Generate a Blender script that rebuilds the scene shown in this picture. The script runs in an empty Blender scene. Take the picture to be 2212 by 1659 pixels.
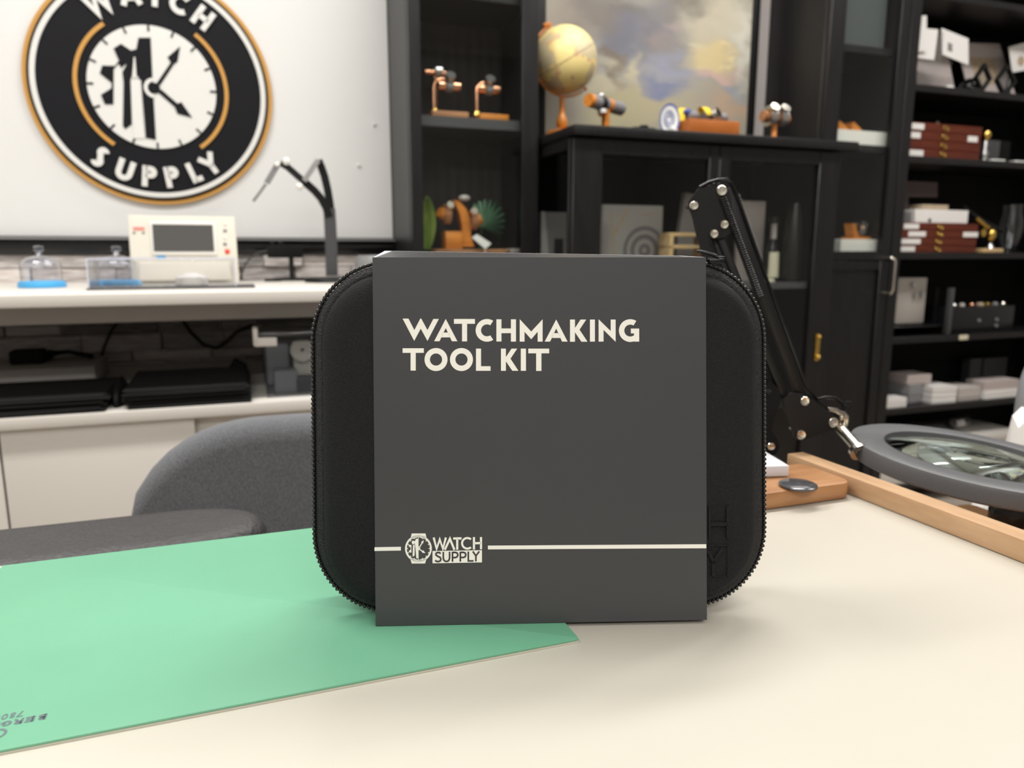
import bpy, bmesh, math, random
from mathutils import Matrix, Vector
sc = bpy.context.scene
COL = sc.collection
PI = math.pi
rad = math.radians
random.seed(7)

# ------------------------------------------------------------------ camera
F = 1600.0                       # focal length in pixels of the 2212 x 1659 photograph
PITCH = math.atan(284 / F)       # tilted down
EYE = 0.942
cp, sp = math.cos(PITCH), math.sin(PITCH)
cam = bpy.data.objects.new('camera', bpy.data.cameras.new('camera'))
COL.objects.link(cam)
cam.location = (0, 0, EYE)
cam.rotation_euler = (PI / 2 - PITCH, 0, 0)
cam.data.sensor_width = 36.0
cam.data.lens = F / 2212 * 36
cam.data.clip_start = 0.02
cam.data.dof.use_dof = True
cam.data.dof.focus_distance = 0.41
cam.data.dof.aperture_fstop = cam.data.lens / 2.7
sc.camera = cam

# ------------------------------------------------------------------ world, lights, exposure
sc.view_settings.view_transform = 'Standard'
sc.view_settings.look = 'None'
sc.view_settings.gamma = 1.0
sc.view_settings.use_curve_mapping = False
sc.view_settings.exposure = 0.0
w = bpy.data.worlds.new('world'); sc.world = w; w.use_nodes = True
w.node_tree.nodes['Background'].inputs[0].default_value = (0.9, 0.95, 1, 1)
w.node_tree.nodes['Background'].inputs[1].default_value = 0.25
sc.cycles.max_bounces = 10
sc.cycles.transparent_max_bounces = 24
sc.cycles.caustics_refractive = True
sc.cycles.caustics_reflective = False
sc.cycles.sample_clamp_indirect = 4.0
sc.cycles.use_denoising = True

ANG = rad(20)                    # the room and the table stand turned by 20 degrees
U = Vector((math.cos(ANG), math.sin(ANG), 0)); N = Vector((-math.sin(ANG), math.cos(ANG), 0))
RST = Matrix(((U.x, N.x, 0, 0), (U.y, N.y, 0, 0), (0, 0, 1, 0), (0, 0, 0, 1)))
def W(s, t, z): return RST @ Vector((s, t, z))
TW = 2.30                        # the sign wall
CEIL = 2.62
def lamp(s, t, sx, sy, power, col=(1, 0.972, 0.93)):
    d = bpy.data.lights.new('ceiling_light', 'AREA'); d.shape = 'RECTANGLE'; d.size = sx; d.size_y = sy
    d.energy = power; d.color = col
    o = bpy.data.objects.new('ceiling_light', d); COL.objects.link(o)
    o.location = W(s, t, CEIL - 0.03); o.rotation_euler = (0, 0, ANG)
for s, t, p in [(-0.75, 1.15, 29), (0.9, 1.15, 27), (2.4, 1.0, 20), (-0.9, -0.3, 8), (0.7, -0.3, 6), (2.2, -0.6, 9), (-1.2, -1.7, 26), (0.05, -1.7, 24)]:
    lamp(s, t, 1.15, 0.16, p)
lamp(1.15, 1.93, 2.7, 0.05, 14)      # unseen slim strip added over the cabinets for streaks in the lens

# ------------------------------------------------------------------ from the photograph's lines to places in the room
def ray(x, y):
    a = (x - 1106) / F; b = (829.5 - y) / F
    return Vector((a, cp + sp * b, -sp + cp * b))
E0 = Vector((0, 0, EYE))
def at_z(x, y, z):
    r = ray(x, y); return r * ((z - EYE) / r.z) + E0
def at_y(x, y, Y):
    r = ray(x, y); return r * (Y / r.y) + E0
def at_t(x, y, t):               # on a plane parallel to the sign wall: (s, t, z)
    r = ray(x, y); p = r * (t / (r.x * N.x + r.y * N.y)) + E0
    return Vector((p.x * U.x + p.y * U.y, t, p.z))
def st(p): return Vector((p.x * U.x + p.y * U.y, p.x * N.x + p.y * N.y, p.z))
def S_(x, y, t): return at_t(x, y, t).x
def Z_(x, y, t): return at_t(x, y, t).z
def rect(x0, y0, x1, y1, t):
    xm, ym = (x0 + x1) / 2, (y0 + y1) / 2
    return S_(x0, ym, t), S_(x1, ym, t), Z_(xm, y1, t), Z_(xm, y0, t)

# ------------------------------------------------------------------ materials
MATS = {}
def mat(name, col, rough=0.5, metal=0.0, spec=0.5, noise=0.0, nscale=20.0, bump=0.0, bscale=200.0, stretch=(1, 1, 1),
        col2=None, coat=0.0, emit=None, trans=0.0, ior=1.45, wave=None, sheen=0.0):
    m = bpy.data.materials.new(name); m.use_nodes = True; MATS[name] = m
    nt = m.node_tree; b = nt.nodes['Principled BSDF']
    b.inputs['Base Color'].default_value = (*col, 1)
    b.inputs['Roughness'].default_value = rough
    b.inputs['Metallic'].default_value = metal
    b.inputs['Specular IOR Level'].default_value = spec
    b.inputs['Coat Weight'].default_value = coat
    b.inputs['Transmission Weight'].default_value = trans
    b.inputs['IOR'].default_value = ior
    b.inputs['Sheen Weight'].default_value = sheen
    tc = nt.nodes.new('ShaderNodeTexCoord'); mp = nt.nodes.new('ShaderNodeMapping')
    mp.inputs['Scale'].default_value = stretch
    nt.links.new(tc.outputs['Object'], mp.inputs['Vector'])
    if noise or col2:
        n = nt.nodes.new('ShaderNodeTexNoise'); n.inputs['Scale'].default_value = nscale; n.inputs['Detail'].default_value = 6
        nt.links.new(mp.outputs[0], n.inputs['Vector'])
        r = nt.nodes.new('ShaderNodeValToRGB')
        c2 = col2 or tuple(min(1, c * (1 + noise)) for c in col)
        c1 = col if col2 else tuple(c * (1 - noise) for c in col)
        r.color_ramp.elements[0].position = 0.35; r.color_ramp.elements[1].position = 0.65
        r.color_ramp.elements[0].color = (*c1, 1); r.color_ramp.elements[1].color = (*c2, 1)
        nt.links.new(n.outputs['Fac'], r.inputs['Fac']); nt.links.new(r.outputs['Color'], b.inputs['Base Color'])
    if bump:
        if wave:
            n = nt.nodes.new('ShaderNodeTexWave'); n.inputs['Scale'].default_value = wave; n.inputs['Distortion'].default_value = 0.3
            out = n.outputs['Fac']
        else:
            n = nt.nodes.new('ShaderNodeTexNoise'); n.inputs['Scale'].default_value = bscale; n.inputs['Detail'].default_value = 3
            out = n.outputs['Fac']
        nt.links.new(mp.outputs[0], n.inputs['Vector'])
        bp = nt.nodes.new('ShaderNodeBump'); bp.inputs['Strength'].default_value = bump; bp.inputs['Distance'].default_value = 0.002
        nt.links.new(out, bp.inputs['Height']); nt.links.new(bp.outputs[0], b.inputs['Normal'])
    if emit:
        b.inputs['Emission Color'].default_value = (*emit[0], 1); b.inputs['Emission Strength'].default_value = emit[1]
    return m
def thin_glass(name, tint=(1, 1, 1), refl=1.0, rough=0.02, power=5):
    m = bpy.data.materials.new(name); m.use_nodes = True; MATS[name] = m
    nt = m.node_tree; nt.nodes.remove(nt.nodes['Principled BSDF']); out = nt.nodes['Material Output']
    tr = nt.nodes.new('ShaderNodeBsdfTransparent'); tr.inputs[0].default_value = (*tint, 1)
    gl = nt.nodes.new('ShaderNodeBsdfGlossy'); gl.inputs['Roughness'].default_value = rough
    fr = nt.nodes.new('ShaderNodeLayerWeight'); fr.inputs['Blend'].default_value = 0.5
    pw = nt.nodes.new('ShaderNodeMath'); pw.operation = 'POWER'; pw.inputs[1].default_value = power
    mu = nt.nodes.new('ShaderNodeMath'); mu.operation = 'MULTIPLY_ADD'; mu.inputs[1].default_value = 0.9 * min(1, refl); mu.inputs[2].default_value = 0.045 * refl; mu.use_clamp = True
    nt.links.new(fr.outputs['Facing'], pw.inputs[0])
    mx = nt.nodes.new('ShaderNodeMixShader')
    nt.links.new(pw.outputs[0], mu.inputs[0]); nt.links.new(mu.outputs[0], mx.inputs[0])
    nt.links.new(tr.outputs[0], mx.inputs[1]); nt.links.new(gl.outputs[0], mx.inputs[2]); nt.links.new(mx.outputs[0], out.inputs[0])
    return m
def wood(name, c1, c2, scale=6.0, rough=0.45, stretch=(1, 8, 8), coat=0.1):
    m = mat(name, c1, rough, col2=c2, nscale=scale, stretch=stretch, coat=coat, bump=0.06, bscale=60); return m

M_CREAM = mat('cream_laminate', (0.60, 0.575, 0.505), 0.38, noise=0.012, nscale=9)
M_EDGE = mat('pale_edge_band', (0.62, 0.55, 0.42), 0.5)
M_MAT = mat('green_rubber', (0.160, 0.435, 0.280), 0.45, noise=0.02, nscale=14, bump=0.04, bscale=900)
M_MATB = mat('mat_backing', (0.62, 0.6, 0.5), 0.7)
M_PRINT = mat('grey_print', (0.13, 0.17, 0.19), 0.6)
M_SLEEVE = mat('charcoal_card', (0.052, 0.053, 0.057), 0.3, noise=0.03, nscale=6, spec=0.45)
M_INK = mat('white_ink', (0.86, 0.85, 0.79), 0.5)
M_DARKINK = mat('charcoal_ink', (0.045, 0.038, 0.042), 0.5)
M_CASE = mat('black_neoprene', (0.0085, 0.0085, 0.0095), 0.75, spec=0.3, noise=0.5, nscale=1600, bump=0.5, bscale=1400, sheen=0.02)
M_TAPE = mat('zipper_tape', (0.012, 0.011, 0.013), 0.6, noise=0.5, nscale=700, bump=0.7, bscale=900)
M_TEETH = mat('zipper_teeth', (0.012, 0.012, 0.012), 0.22, spec=0.7)
M_GUN = mat('black_metal', (0.03, 0.03, 0.033), 0.2, metal=0.8)
M_BLACK = mat('black_paint', (0.0075, 0.0075, 0.0078), 0.42, spec=0.4)
M_BLACKG = mat('black_gloss', (0.01, 0.01, 0.011), 0.2)
M_BLACKM = mat('black_matte', (0.006, 0.006, 0.0065), 0.75, spec=0.25, noise=0.15, nscale=30)
M_WOODB = mat('black_brown_veneer', (0.0085, 0.0078, 0.0085), 0.36, spec=0.45, noise=0.25, nscale=8, stretch=(14, 14, 1), bump=0.05, bscale=80)
M_BACKP = mat('black_brown_backing', (0.036, 0.030, 0.029), 0.6, bump=0.5, wave=9, stretch=(1, 0, 0))
M_CHROME = mat('polished_nickel', (0.78, 0.74, 0.66), 0.16, metal=1)
M_STEEL = mat('steel', (0.6, 0.6, 0.6), 0.3, metal=1)
M_BRASS = mat('brass', (0.70, 0.46, 0.12), 0.25, metal=1)
M_COPPER = mat('copper', (0.90, 0.46, 0.28), 0.25, metal=1)
M_WHITE = mat('white_laminate', (0.70, 0.67, 0.625), 0.4)
M_WHITES = mat('whiteboard_enamel', (0.73, 0.73, 0.725), 0.3)
M_WHITEP = mat('white_paper', (0.82, 0.80, 0.78), 0.7)
M_WALL = mat('grey_wall_paint', (0.52, 0.48, 0.47), 0.8, noise=0.02, nscale=5)
M_WALL2 = mat('pale_wall_paint', (0.36, 0.35, 0.335), 0.8, noise=0.02, nscale=5)
M_CEIL = mat('ceiling_paint', (0.8, 0.79, 0.76), 0.8)
M_FLOOR = wood('floor_boards', (0.34, 0.29, 0.24), (0.46, 0.40, 0.34), 3, 0.4, (1, 8, 8))
M_GOLD = mat('gold_edge', (0.56, 0.29, 0.065), 0.5)
M_SIGNB = mat('sign_black', (0.0065, 0.0065, 0.009), 0.6, spec=0.2)
M_SIGNW = mat('sign_white', (0.72, 0.715, 0.69), 0.45)
M_BEIGE = mat('beige_plastic', (0.74, 0.70, 0.61), 0.45, noise=0.01, nscale=40)
M_BEIGEL = mat('pale_plastic', (0.84, 0.82, 0.77), 0.4)
M_SCREEN = mat('dark_screen', (0.075, 0.073, 0.070), 0.35)
M_RED = mat('red_plastic', (0.8, 0.05, 0.03), 0.4)
M_BLUE = mat('blue_plastic', (0.08, 0.42, 0.80), 0.35)
M_GREYP = mat('grey_plastic', (0.22, 0.22, 0.225), 0.4)
M_GREYD = mat('dark_grey_plastic', (0.062, 0.062, 0.066), 0.38)
M_RING = mat('lamp_ring_grey', (0.118, 0.120, 0.126), 0.40, noise=0.03, nscale=300)
M_FABRIC = mat('grey_twill', (0.075, 0.08, 0.09), 0.9, col2=(0.20, 0.205, 0.22), nscale=1000, stretch=(1, 1, 0.5), bump=0.5, bscale=500, sheen=0.15)
def twill():
    nt = M_FABRIC.node_tree
    for n in nt.nodes:
        if n.type == 'MAPPING': n.inputs['Rotation'].default_value = (0, rad(38), rad(30)); n.inputs['Scale'].default_value = (1.6, 1.6, 0.35)
twill()
M_LEATHER = mat('dark_leather', (0.042, 0.0405, 0.043), 0.44, noise=0.06, nscale=60, bump=0.7, bscale=230)
M_ACACIA = wood('acacia', (0.28, 0.115, 0.042), (0.46, 0.235, 0.105), 9, 0.42, (1, 5, 5))
M_BEECH = wood('beech', (0.47, 0.285, 0.155), (0.57, 0.37, 0.215), 16, 0.5, (6, 1, 6))
M_BROWNW = wood('brown_wood', (0.30, 0.12, 0.05), (0.42, 0.2, 0.09), 8)
M_ORANGEW = wood('orange_stained_wood', (0.50, 0.16, 0.018), (0.66, 0.24, 0.035), 10, 0.4)
M_MAHOG = wood('mahogany', (0.085, 0.010, 0.002), (0.13, 0.020, 0.004), 10, 0.4, (1, 8, 8), 0.1)
M_PALEW = wood('pale_wood', (0.62, 0.42, 0.2), (0.7, 0.5, 0.27), 12)
M_CARD = mat('taupe_board', (0.55, 0.48, 0.46), 0.7)
M_CARDL = mat('grey_board', (0.42, 0.40, 0.385), 0.7)
M_TAN = mat('tan_card', (0.46, 0.36, 0.25), 0.7, noise=0.06, nscale=60)
M_CUSH = mat('grey_cushion', (0.20, 0.19, 0.20), 0.8)
M_YEL = mat('yellow_strap', (0.80, 0.58, 0.02), 0.5)
M_CREAML = mat('cream_label', (0.60, 0.56, 0.42), 0.7)
M_LEAF = mat('leaf_green', (0.04, 0.12, 0.06), 0.3, col2=(0.10, 0.21, 0.12), nscale=18)
M_LEAFY = mat('leaf_lime', (0.10, 0.20, 0.03), 0.4, col2=(0.30, 0.36, 0.07), nscale=25, stretch=(1, 1, 0.3))
M_GLASS = thin_glass('window_glass', (0.97, 0.985, 0.98), 0.6)
M_ACRYL = thin_glass('clear_acrylic', (0.988, 0.990, 0.998), 1.6, 0.04, 4)
M_CLEARP = thin_glass('clear_plastic', (0.90, 0.91, 0.925), 1.5, 0.12)
M_DOME = thin_glass('dome_plastic', (0.955, 0.962, 0.995), 2.2, 0.05, 2.5)
M_LENS = mat('lens_glass', (0.80, 0.97, 0.94), 0.0, trans=1.0, ior=1.45, spec=0.5)
M_CUTG = mat('cut_glass', (0.95, 0.97, 0.97), 0.02, trans=1.0, ior=1.45)
M_DGLASS = mat('dark_bottle_glass', (0.010, 0.010, 0.012), 0.08)
M_GREYG = mat('smoky_jar', (0.012, 0.012, 0.012), 0.25)
M_SILVER = mat('silver_plastic', (0.42, 0.39, 0.36), 0.35, metal=0.15)
M_DISC = mat('grey_disc', (0.10, 0.10, 0.11), 0.15, metal=0.4)

# ------------------------------------------------------------------ mesh building
class B:
    """collects shapes; M maps the coordinates they are given in to the world"""
    def __init__(s, M=None):
        s.bm = bmesh.new(); s.M = M or Matrix.Identity(4); s.mi = 0
    def v(s, p): return s.bm.verts.new(s.M @ Vector(p))
    def f(s, vs, smooth=True):
        try: fc = s.bm.faces.new(vs)
        except ValueError: return
        fc.material_index = s.mi; fc.smooth = smooth
        return fc
    def box(s, x0, x1, y0, y1, z0, z1, bev=0.0, seg=2, R=None):
        tmp = bmesh.new()
        vs = [tmp.verts.new((x, y, z)) for x in (x0, x1) for y in (y0, y1) for z in (z0, z1)]
        for q in ((0, 1, 3, 2), (4, 6, 7, 5), (0, 4, 5, 1), (2, 3, 7, 6), (0, 2, 6, 4), (1, 5, 7, 3)):
            tmp.faces.new([vs[k] for k in q])
        if bev: bmesh.ops.bevel(tmp, geom=list(tmp.edges), offset=bev, segments=seg, affect='EDGES', profile=0.5)
        if R is not None: bmesh.ops.transform(tmp, matrix=R, verts=tmp.verts)
        s.merge(tmp); return s
    def merge(s, tmp):
        mp = {}
        for v in tmp.verts: mp[v] = s.v(v.co)
        for fc in tmp.faces: s.f([mp[v] for v in fc.verts])
        tmp.free()
    def poly(s, pts, depth, R=None):
        """outline in x,y raised by depth along z, placed by R"""
        R = R or Matrix.Identity(4)
        a = [s.v(R @ Vector((p[0], p[1], 0))) for p in pts]; b = [s.v(R @ Vector((p[0], p[1], depth))) for p in pts]
        n = len(pts)
        s.f(a[::-1], False); s.f(b, False)
        for k in range(n): s.f([a[k], a[(k + 1) % n], b[(k + 1) % n], b[k]], False)
        return s
    def strip(s, L, Rr, depth, R=None, closed=False):
        """solid band between two rows of 2-D points"""
        R = R or Matrix.Identity(4); n = len(L)
        q = [[s.v(R @ Vector((p[0], p[1], d))) for p in row] for row in (L, Rr) for d in (0, depth)]
        l0, l1, r0, r1 = q
        for k in range(n if closed else n - 1):
            j = (k + 1) % n
            s.f([l1[k], l1[j], r1[j], r1[k]], False); s.f([l0[k], r0[k], r0[j], l0[j]], False)
            s.f([l0[k], l0[j], l1[j], l1[k]], False); s.f([r0[k], r1[k], r1[j], r0[j]], False)
        if not closed:
            s.f([l0[0], l1[0], r1[0], r0[0]], False); s.f([l0[-1], r0[-1], r1[-1], l1[-1]], False)
        return s
    def stroke(s, pts, wd, depth, R=None, closed=False):
        q_ = [pts[0]]
        for p in pts[1:]:
            if math.hypot(p[0] - q_[-1][0], p[1] - q_[-1][1]) > wd * 1e-3: q_.append(p)
        if closed and math.hypot(q_[0][0] - q_[-1][0], q_[0][1] - q_[-1][1]) <= wd * 1e-3: q_.pop()
        pts = q_; n = len(pts); L = []; Q = []
        for k in range(n):
            p = Vector(pts[k][:2])
            a = Vector(pts[k - 1][:2]) if (k > 0 or closed) else None
            c = Vector(pts[(k + 1) % n][:2]) if (k < n - 1 or closed) else None
            d1 = (p - a).normalized() if a is not None else None
            d2 = (c - p).normalized() if c is not None else None
            if d1 is None: d1 = d2
            if d2 is None: d2 = d1
            n1 = Vector((-d1.y, d1.x)); n2 = Vector((-d2.y, d2.x)); m = (n1 + n2)
            m = n1 if m.length < 1e-6 else m.normalized()
            k_ = min(2.6, 1 / max(0.2, m.dot(n1)))
            L.append(p + m * wd / 2 * k_); Q.append(p - m * wd / 2 * k_)
        return s.strip(L, Q, depth, R, closed)
    def ring(s, c, r0, r1, depth, R=None, a0=0.0, a1=360.0, n=64):
        full = abs(a1 - a0) >= 359.9; k = n if full else n + 1
        an = [rad(a0 + (a1 - a0) * i / n) for i in range(k)]
        return s.strip([(c[0] + r1 * math.cos(a), c[1] + r1 * math.sin(a)) for a in an],
                       [(c[0] + r0 * math.cos(a), c[1] + r0 * math.sin(a)) for a in an], depth, R, full)
    def disc(s, c, r, depth, R=None, n=64):
        return s.poly([(c[0] + r * math.cos(2 * PI * i / n), c[1] + r * math.sin(2 * PI * i / n)) for i in range(n)], depth, R)
    def rows(s, rows, closed=True, cap0=False, cap1=False):
        q = [[s.v(p) for p in r] for r in rows]; n = len(q[0])
        for a, b in zip(q, q[1:]):
            for k in range(n if closed else n - 1):
                j = (k + 1) % n; s.f([a[k], a[j], b[j], b[k]])
        if cap0: s.f(q[0][::-1])
        if cap1: s.f(q[-1])
        return s
    def tube(s, pts, r, seg=8, closed=False):
        pts = [Vector(p) for p in pts]; n = len(pts)
        rs = r if isinstance(r, (list, tuple)) else [r] * n
        up = None; rows = []
        for k in range(n):
            a = pts[k - 1] if (k > 0 or closed) else pts[k]; c = pts[(k + 1) % n] if (k < n - 1 or closed) else pts[k]
            d = (c - a).normalized()
            if up is None:
                up = Vector((0, 0, 1)) if abs(d.z) < 0.9 else Vector((1, 0, 0))
            x = (up - d * up.dot(d)).normalized(); y = d.cross(x); up = x
            rows.append([pts[k] + (x * math.cos(2 * PI * i / seg) + y * math.sin(2 * PI * i / seg)) * rs[k] for i in range(seg)])
        if closed: rows.append(rows[0])
        return s.rows(rows, True, not closed, not closed)
    def cyl(s, p0, p1, r0, r1=None, seg=20): return s.tube([p0, p1], [r0, r0 if r1 is None else r1], seg)
    def lathe(s, prof, R=None, seg=28, cap0=True, cap1=True):
        R = R or Matrix.Identity(4)
        return s.rows([[R @ Vector((r * math.cos(2 * PI * i / seg), r * math.sin(2 * PI * i / seg), z)) for i in range(seg)] for r, z in prof],
                      True, cap0, cap1)
    def ball(s, c, r, sc3=(1, 1, 1), seg=20, R=None):
        T = Matrix.Translation(c) @ (R or Matrix.Identity(4)) @ Matrix.Diagonal((*sc3, 1))
        h = seg // 2
        return s.lathe([(max(1e-5, r * math.sin(PI * i / h)), -r * math.cos(PI * i / h)) for i in range(h + 1)], T, seg, False, False)
    def rbox(s, x0, x1, y0, y1, z0, z1, r, plane='xz', edge=0.0, n=6):
        """block whose outline in the given plane has round corners of radius r"""
        if plane == 'xz': a0, a1, b0, b1, c0, c1 = x0, x1, z0, z1, y0, y1
        elif plane == 'xy': a0, a1, b0, b1, c0, c1 = x0, x1, y0, y1, z0, z1
        else: a0, a1, b0, b1, c0, c1 = y0, y1, z0, z1, x0, x1
        def out(i): return rr(a0 + i, a1 - i, b0 + i, b1 - i, max(1e-4, r - i), n)
        lev = [(c0, edge), (c0 + edge * .3, edge * .3), (c0 + edge, 0), (c1 - edge, 0), (c1 - edge * .3, edge * .3), (c1, edge)] if edge else [(c0, 0), (c1, 0)]
        def P(a, b, c): return (a, c, b) if plane == 'xz' else (a, b, c) if plane == 'xy' else (c, a, b)
        return s.rows([[P(a, b, c) for a, b in out(i)] for c, i in lev], True, True, True)
def rr(a0, a1, b0, b1, r, n=6):
    o = []
    for cx, cy, s0 in ((a1 - r, b1 - r, 0), (a0 + r, b1 - r, 90), (a0 + r, b0 + r, 180), (a1 - r, b0 + r, 270)):
        for i in range(n + 1):
            a = rad(s0 + 90 * i / n); o.append((cx + r * math.cos(a), cy + r * math.sin(a)))
    return o
def BS(): return B(RST)          # a builder in room coordinates (s along the sign wall, t towards it, z up)
def arc(cx, cy, r, a0, a1, n=12):
    return [(cx + r * math.cos(rad(a0 + (a1 - a0) * i / n)), cy + r * math.sin(rad(a0 + (a1 - a0) * i / n))) for i in range(n + 1)]

def finish(b, name, m, inv):
    bm = b.bm
    bmesh.ops.recalc_face_normals(bm, faces=bm.faces)
    bm.transform(inv)
    me = bpy.data.meshes.new(name); bm.to_mesh(me); bm.free()
    for x in (m if isinstance(m, (list, tuple)) else [m]): me.materials.append(x)
    me.set_sharp_from_angle(angle=rad(40))
    return me
BASE = {}
def tag(o, label, cat, group=None):
    o['label'] = label; o['category'] = cat
    if group: o['group'] = group
def thing(name, label, cat, loc, rz=0.0, group=None):
    o = bpy.data.objects.new(name, None); COL.objects.link(o); o.empty_display_size = 0.02
    o.location = loc; o.rotation_euler = (0, 0, rz); tag(o, label, cat, group)
    BASE[o.name] = Matrix.Translation(loc) @ Matrix.Rotation(rz, 4, 'Z')
    return o
def thing_s(name, label, cat, s, t, z, group=None): return thing(name, label, cat, W(s, t, z), ANG, group)
def part(name, b, m, parent, label=None):
    me = finish(b, name, m, BASE[parent.name].inverted())
    o = bpy.data.objects.new(name, me); COL.objects.link(o); o.parent = parent
    BASE[o.name] = BASE[parent.name]
    if label: o['label'] = label
    return o
def single(name, b, m, label, cat, loc, rz=0.0, group=None):
    """a thing that is one mesh"""
    T = Matrix.Translation(loc) @ Matrix.Rotation(rz, 4, 'Z')
    me = finish(b, name, m, T.inverted())
    o = bpy.data.objects.new(name, me); COL.objects.link(o); o.location = loc; o.rotation_euler = (0, 0, rz)
    BASE[o.name] = T; tag(o, label, cat, group)
    return o
def single_s(name, b, m, label, cat, s, t, z, group=None): return single(name, b, m, label, cat, W(s, t, z), ANG, group)
def struct(name, b, m):
    me = finish(b, name, m, Matrix.Identity(4)); o = bpy.data.objects.new(name, me); COL.objects.link(o); o['kind'] = 'structure'; return o
def dup(root, loc, label):
    c = root.copy(); COL.objects.link(c); c.location = loc; c['label'] = label
    for ch in list(root.children):
        d = ch.copy(); COL.objects.link(d); d.parent = c
        for g in list(ch.children):
            e = g.copy(); COL.objects.link(e); e.parent = d
    return c

# stroke letters, one unit high: (width, strokes)
def glyph(ch, w):
    h = w / 2
    G = {
     'W': (1.2, [[(h * .8, 1), (.33, h * .5), (.6, .93), (.87, h * .5), (1.2 - h * .8, 1)]]),
     'A': (.92, [[(h * .7, 0), (.46, 1 - h * .5), (.92 - h * .7, 0)], [(.24, .32), (.68, .32)]]),
     'V': (.98, [[(h * .7, 0), (.49, 1 - h * .5), (.98 - h * .7, 0)]]),
     'T': (.76, [[(0, 1 - h), (.76, 1 - h)], [(.38, 1 - h), (.38, 0)]]),
     'C': (.84, [arc(.5, .5, .5 - h, 48, 312, 20)]),
     'H': (.8, [[(h, 0), (h, 1)], [(.8 - h, 0), (.8 - h, 1)], [(h, .5), (.8 - h, .5)]]),
     'S': (.62, [arc(.31, .74, .26 - h, 25, 250, 12) + arc(.31, .27, .27 - h, 70, -155, 14)]),
     'U': (.76, [[(h, 1), (h, .38)] + arc(.38, .38, .38 - h, 180, 360, 12) + [(.76 - h, 1)]]),
     'P': (.66, [[(h, 0), (h, 1)], [(h, 1 - h), (.36, 1 - h)] + arc(.36, .71, .29 - h, 90, -90, 10) + [(h, .42 + h)]]),
     'L': (.52, [[(h, 1), (h, 0)], [(h, h), (.52, h)]]),
     'Y': (.84, [[(h * .6, 1), (.42, .48), (.84 - h * .6, 1)], [(.42, .5), (.42, 0)]]),
     'B': (.7, [[(h, 0), (h, 1)], [(h, 1 - h), (.36, 1 - h)] + arc(.36, .76, .24 - h, 90, -90, 8) + [(h, .52)], [(h, .52), (.38, .52)] + arc(.38, .27, .27 - h, 90, -90, 8) + [(h, h)]]),
     'E': (.62, [[(h, 0), (h, 1)], [(h, 1 - h), (.62, 1 - h)], [(h, .5), (.58, .5)], [(h, h), (.62, h)]]),
     'R': (.7, [[(h, 0), (h, 1)], [(h, 1 - h), (.38, 1 - h)] + arc(.38, .73, .27 - h, 90, -90, 8) + [(h, .46 + h)], [(.36, .5), (.66, 0)]]),
     'G': (.86, [arc(.46, .5, .46 - h, 45, 350, 20) + [(.5, .45)]]),
     'O': (.9, [arc(.45, .5, .45 - h, 0, 360, 28)]),
     'N': (.78, [[(h, 0), (h, 1)], [(h, .98), (.78 - h, .02)], [(.78 - h, 0), (.78 - h, 1)]]),
     '7': (.6, [[(0, 1 - h), (.56, 1 - h), (.2, 0)]]),
     '8': (.62, [arc(.31, .76, .24 - h, 0, 360, 16), arc(.31, .26, .27 - h, 0, 360, 16)]),
     '0': (.64, [[(.32 + (.32 - h) * math.cos(rad(a)), .5 + (.5 - h) * math.sin(rad(a))) for a in range(0, 361, 18)]]),
    }
    return G[ch]
def letter(b, ch, w, size, depth, R, dx=0.0, fit=None):
    """one letter; R places its lower left corner; fit = width to squeeze it to"""
    wd, strokes = glyph(ch, w)
    k = (fit / (wd * size)) if fit else 1.0
    for sname in strokes:
        b.stroke([(dx + p[0] * size * k, p[1] * size) for p in sname], w * size, depth, R)
    return wd * size * k

# ================================================================== the room
S0, S1, T0 = -2.4, 3.5, -2.4
struct('floor', BS().box(S0, S1, T0, TW, -0.05, 0.0), M_FLOOR)
struct('ceiling', BS().box(S0, S1, T0, TW, CEIL, CEIL + 0.05), M_CEIL)
struct('wall_back', BS().box(S0, S1, TW, TW + 0.08, 0, CEIL), M_WALL)
struct('wall_front', BS().box(S0, S1, T0 - 0.08, T0, 0, CEIL), M_WALL2)
struct('wall_left', BS().box(S0 - 0.08, S0, T0, TW, 0, CEIL), M_WALL2)
struct('wall_right', BS().box(S1, S1 + 0.08, T0, TW, 0, CEIL), M_WALL2)

# ledge-stone cladding behind the bench
m = mat('ledge_stone', (0.2, 0.18, 0.17), 0.8)
nt = m.node_tree; bs = nt.nodes['Principled BSDF']
geo = nt.nodes.new('ShaderNodeNewGeometry'); ra = nt.nodes.new('ShaderNodeValToRGB')
for k, (p, c) in enumerate([(0, (0.22, 0.20, 0.195)), (0.3, (0.66, 0.605, 0.58)), (0.52, (0.36, 0.335, 0.33)), (0.78, (0.88, 0.81, 0.77)), (1, (0.15, 0.145, 0.145))]):
    e = ra.color_ramp.elements[k] if k < 2 else ra.color_ramp.elements.new(p)
    e.position = p; e.color = (*c, 1)
tc = nt.nodes.new('ShaderNodeTexCoord'); mp = nt.nodes.new('ShaderNodeMapping'); mp.inputs['Scale'].default_value = (5, 5, 30)
nz = nt.nodes.new('ShaderNodeTexNoise'); nz.inputs['Scale'].default_value = 4; nz.inputs['Detail'].default_value = 8
mul = nt.nodes.new('ShaderNodeMix'); mul.data_type = 'RGBA'; mul.blend_type = 'OVERLAY'; mul.inputs[0].default_value = 0.9
nt.links.new(geo.outputs['Random Per Island'], ra.inputs[0]); nt.links.new(tc.outputs['Object'], mp.inputs[0]); nt.links.new(mp.outputs[0], nz.inputs['Vector'])
nt.links.new(ra.outputs[0], mul.inputs[6]); nt.links.new(nz.outputs['Fac'], mul.inputs[7])
nt.links.new(mul.outputs[2], bs.inputs['Base Color'])
bp = nt.nodes.new('ShaderNodeBump'); bp.inputs['Strength'].default_value = 0.7; bp.inputs['Distance'].default_value = 0.008
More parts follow.
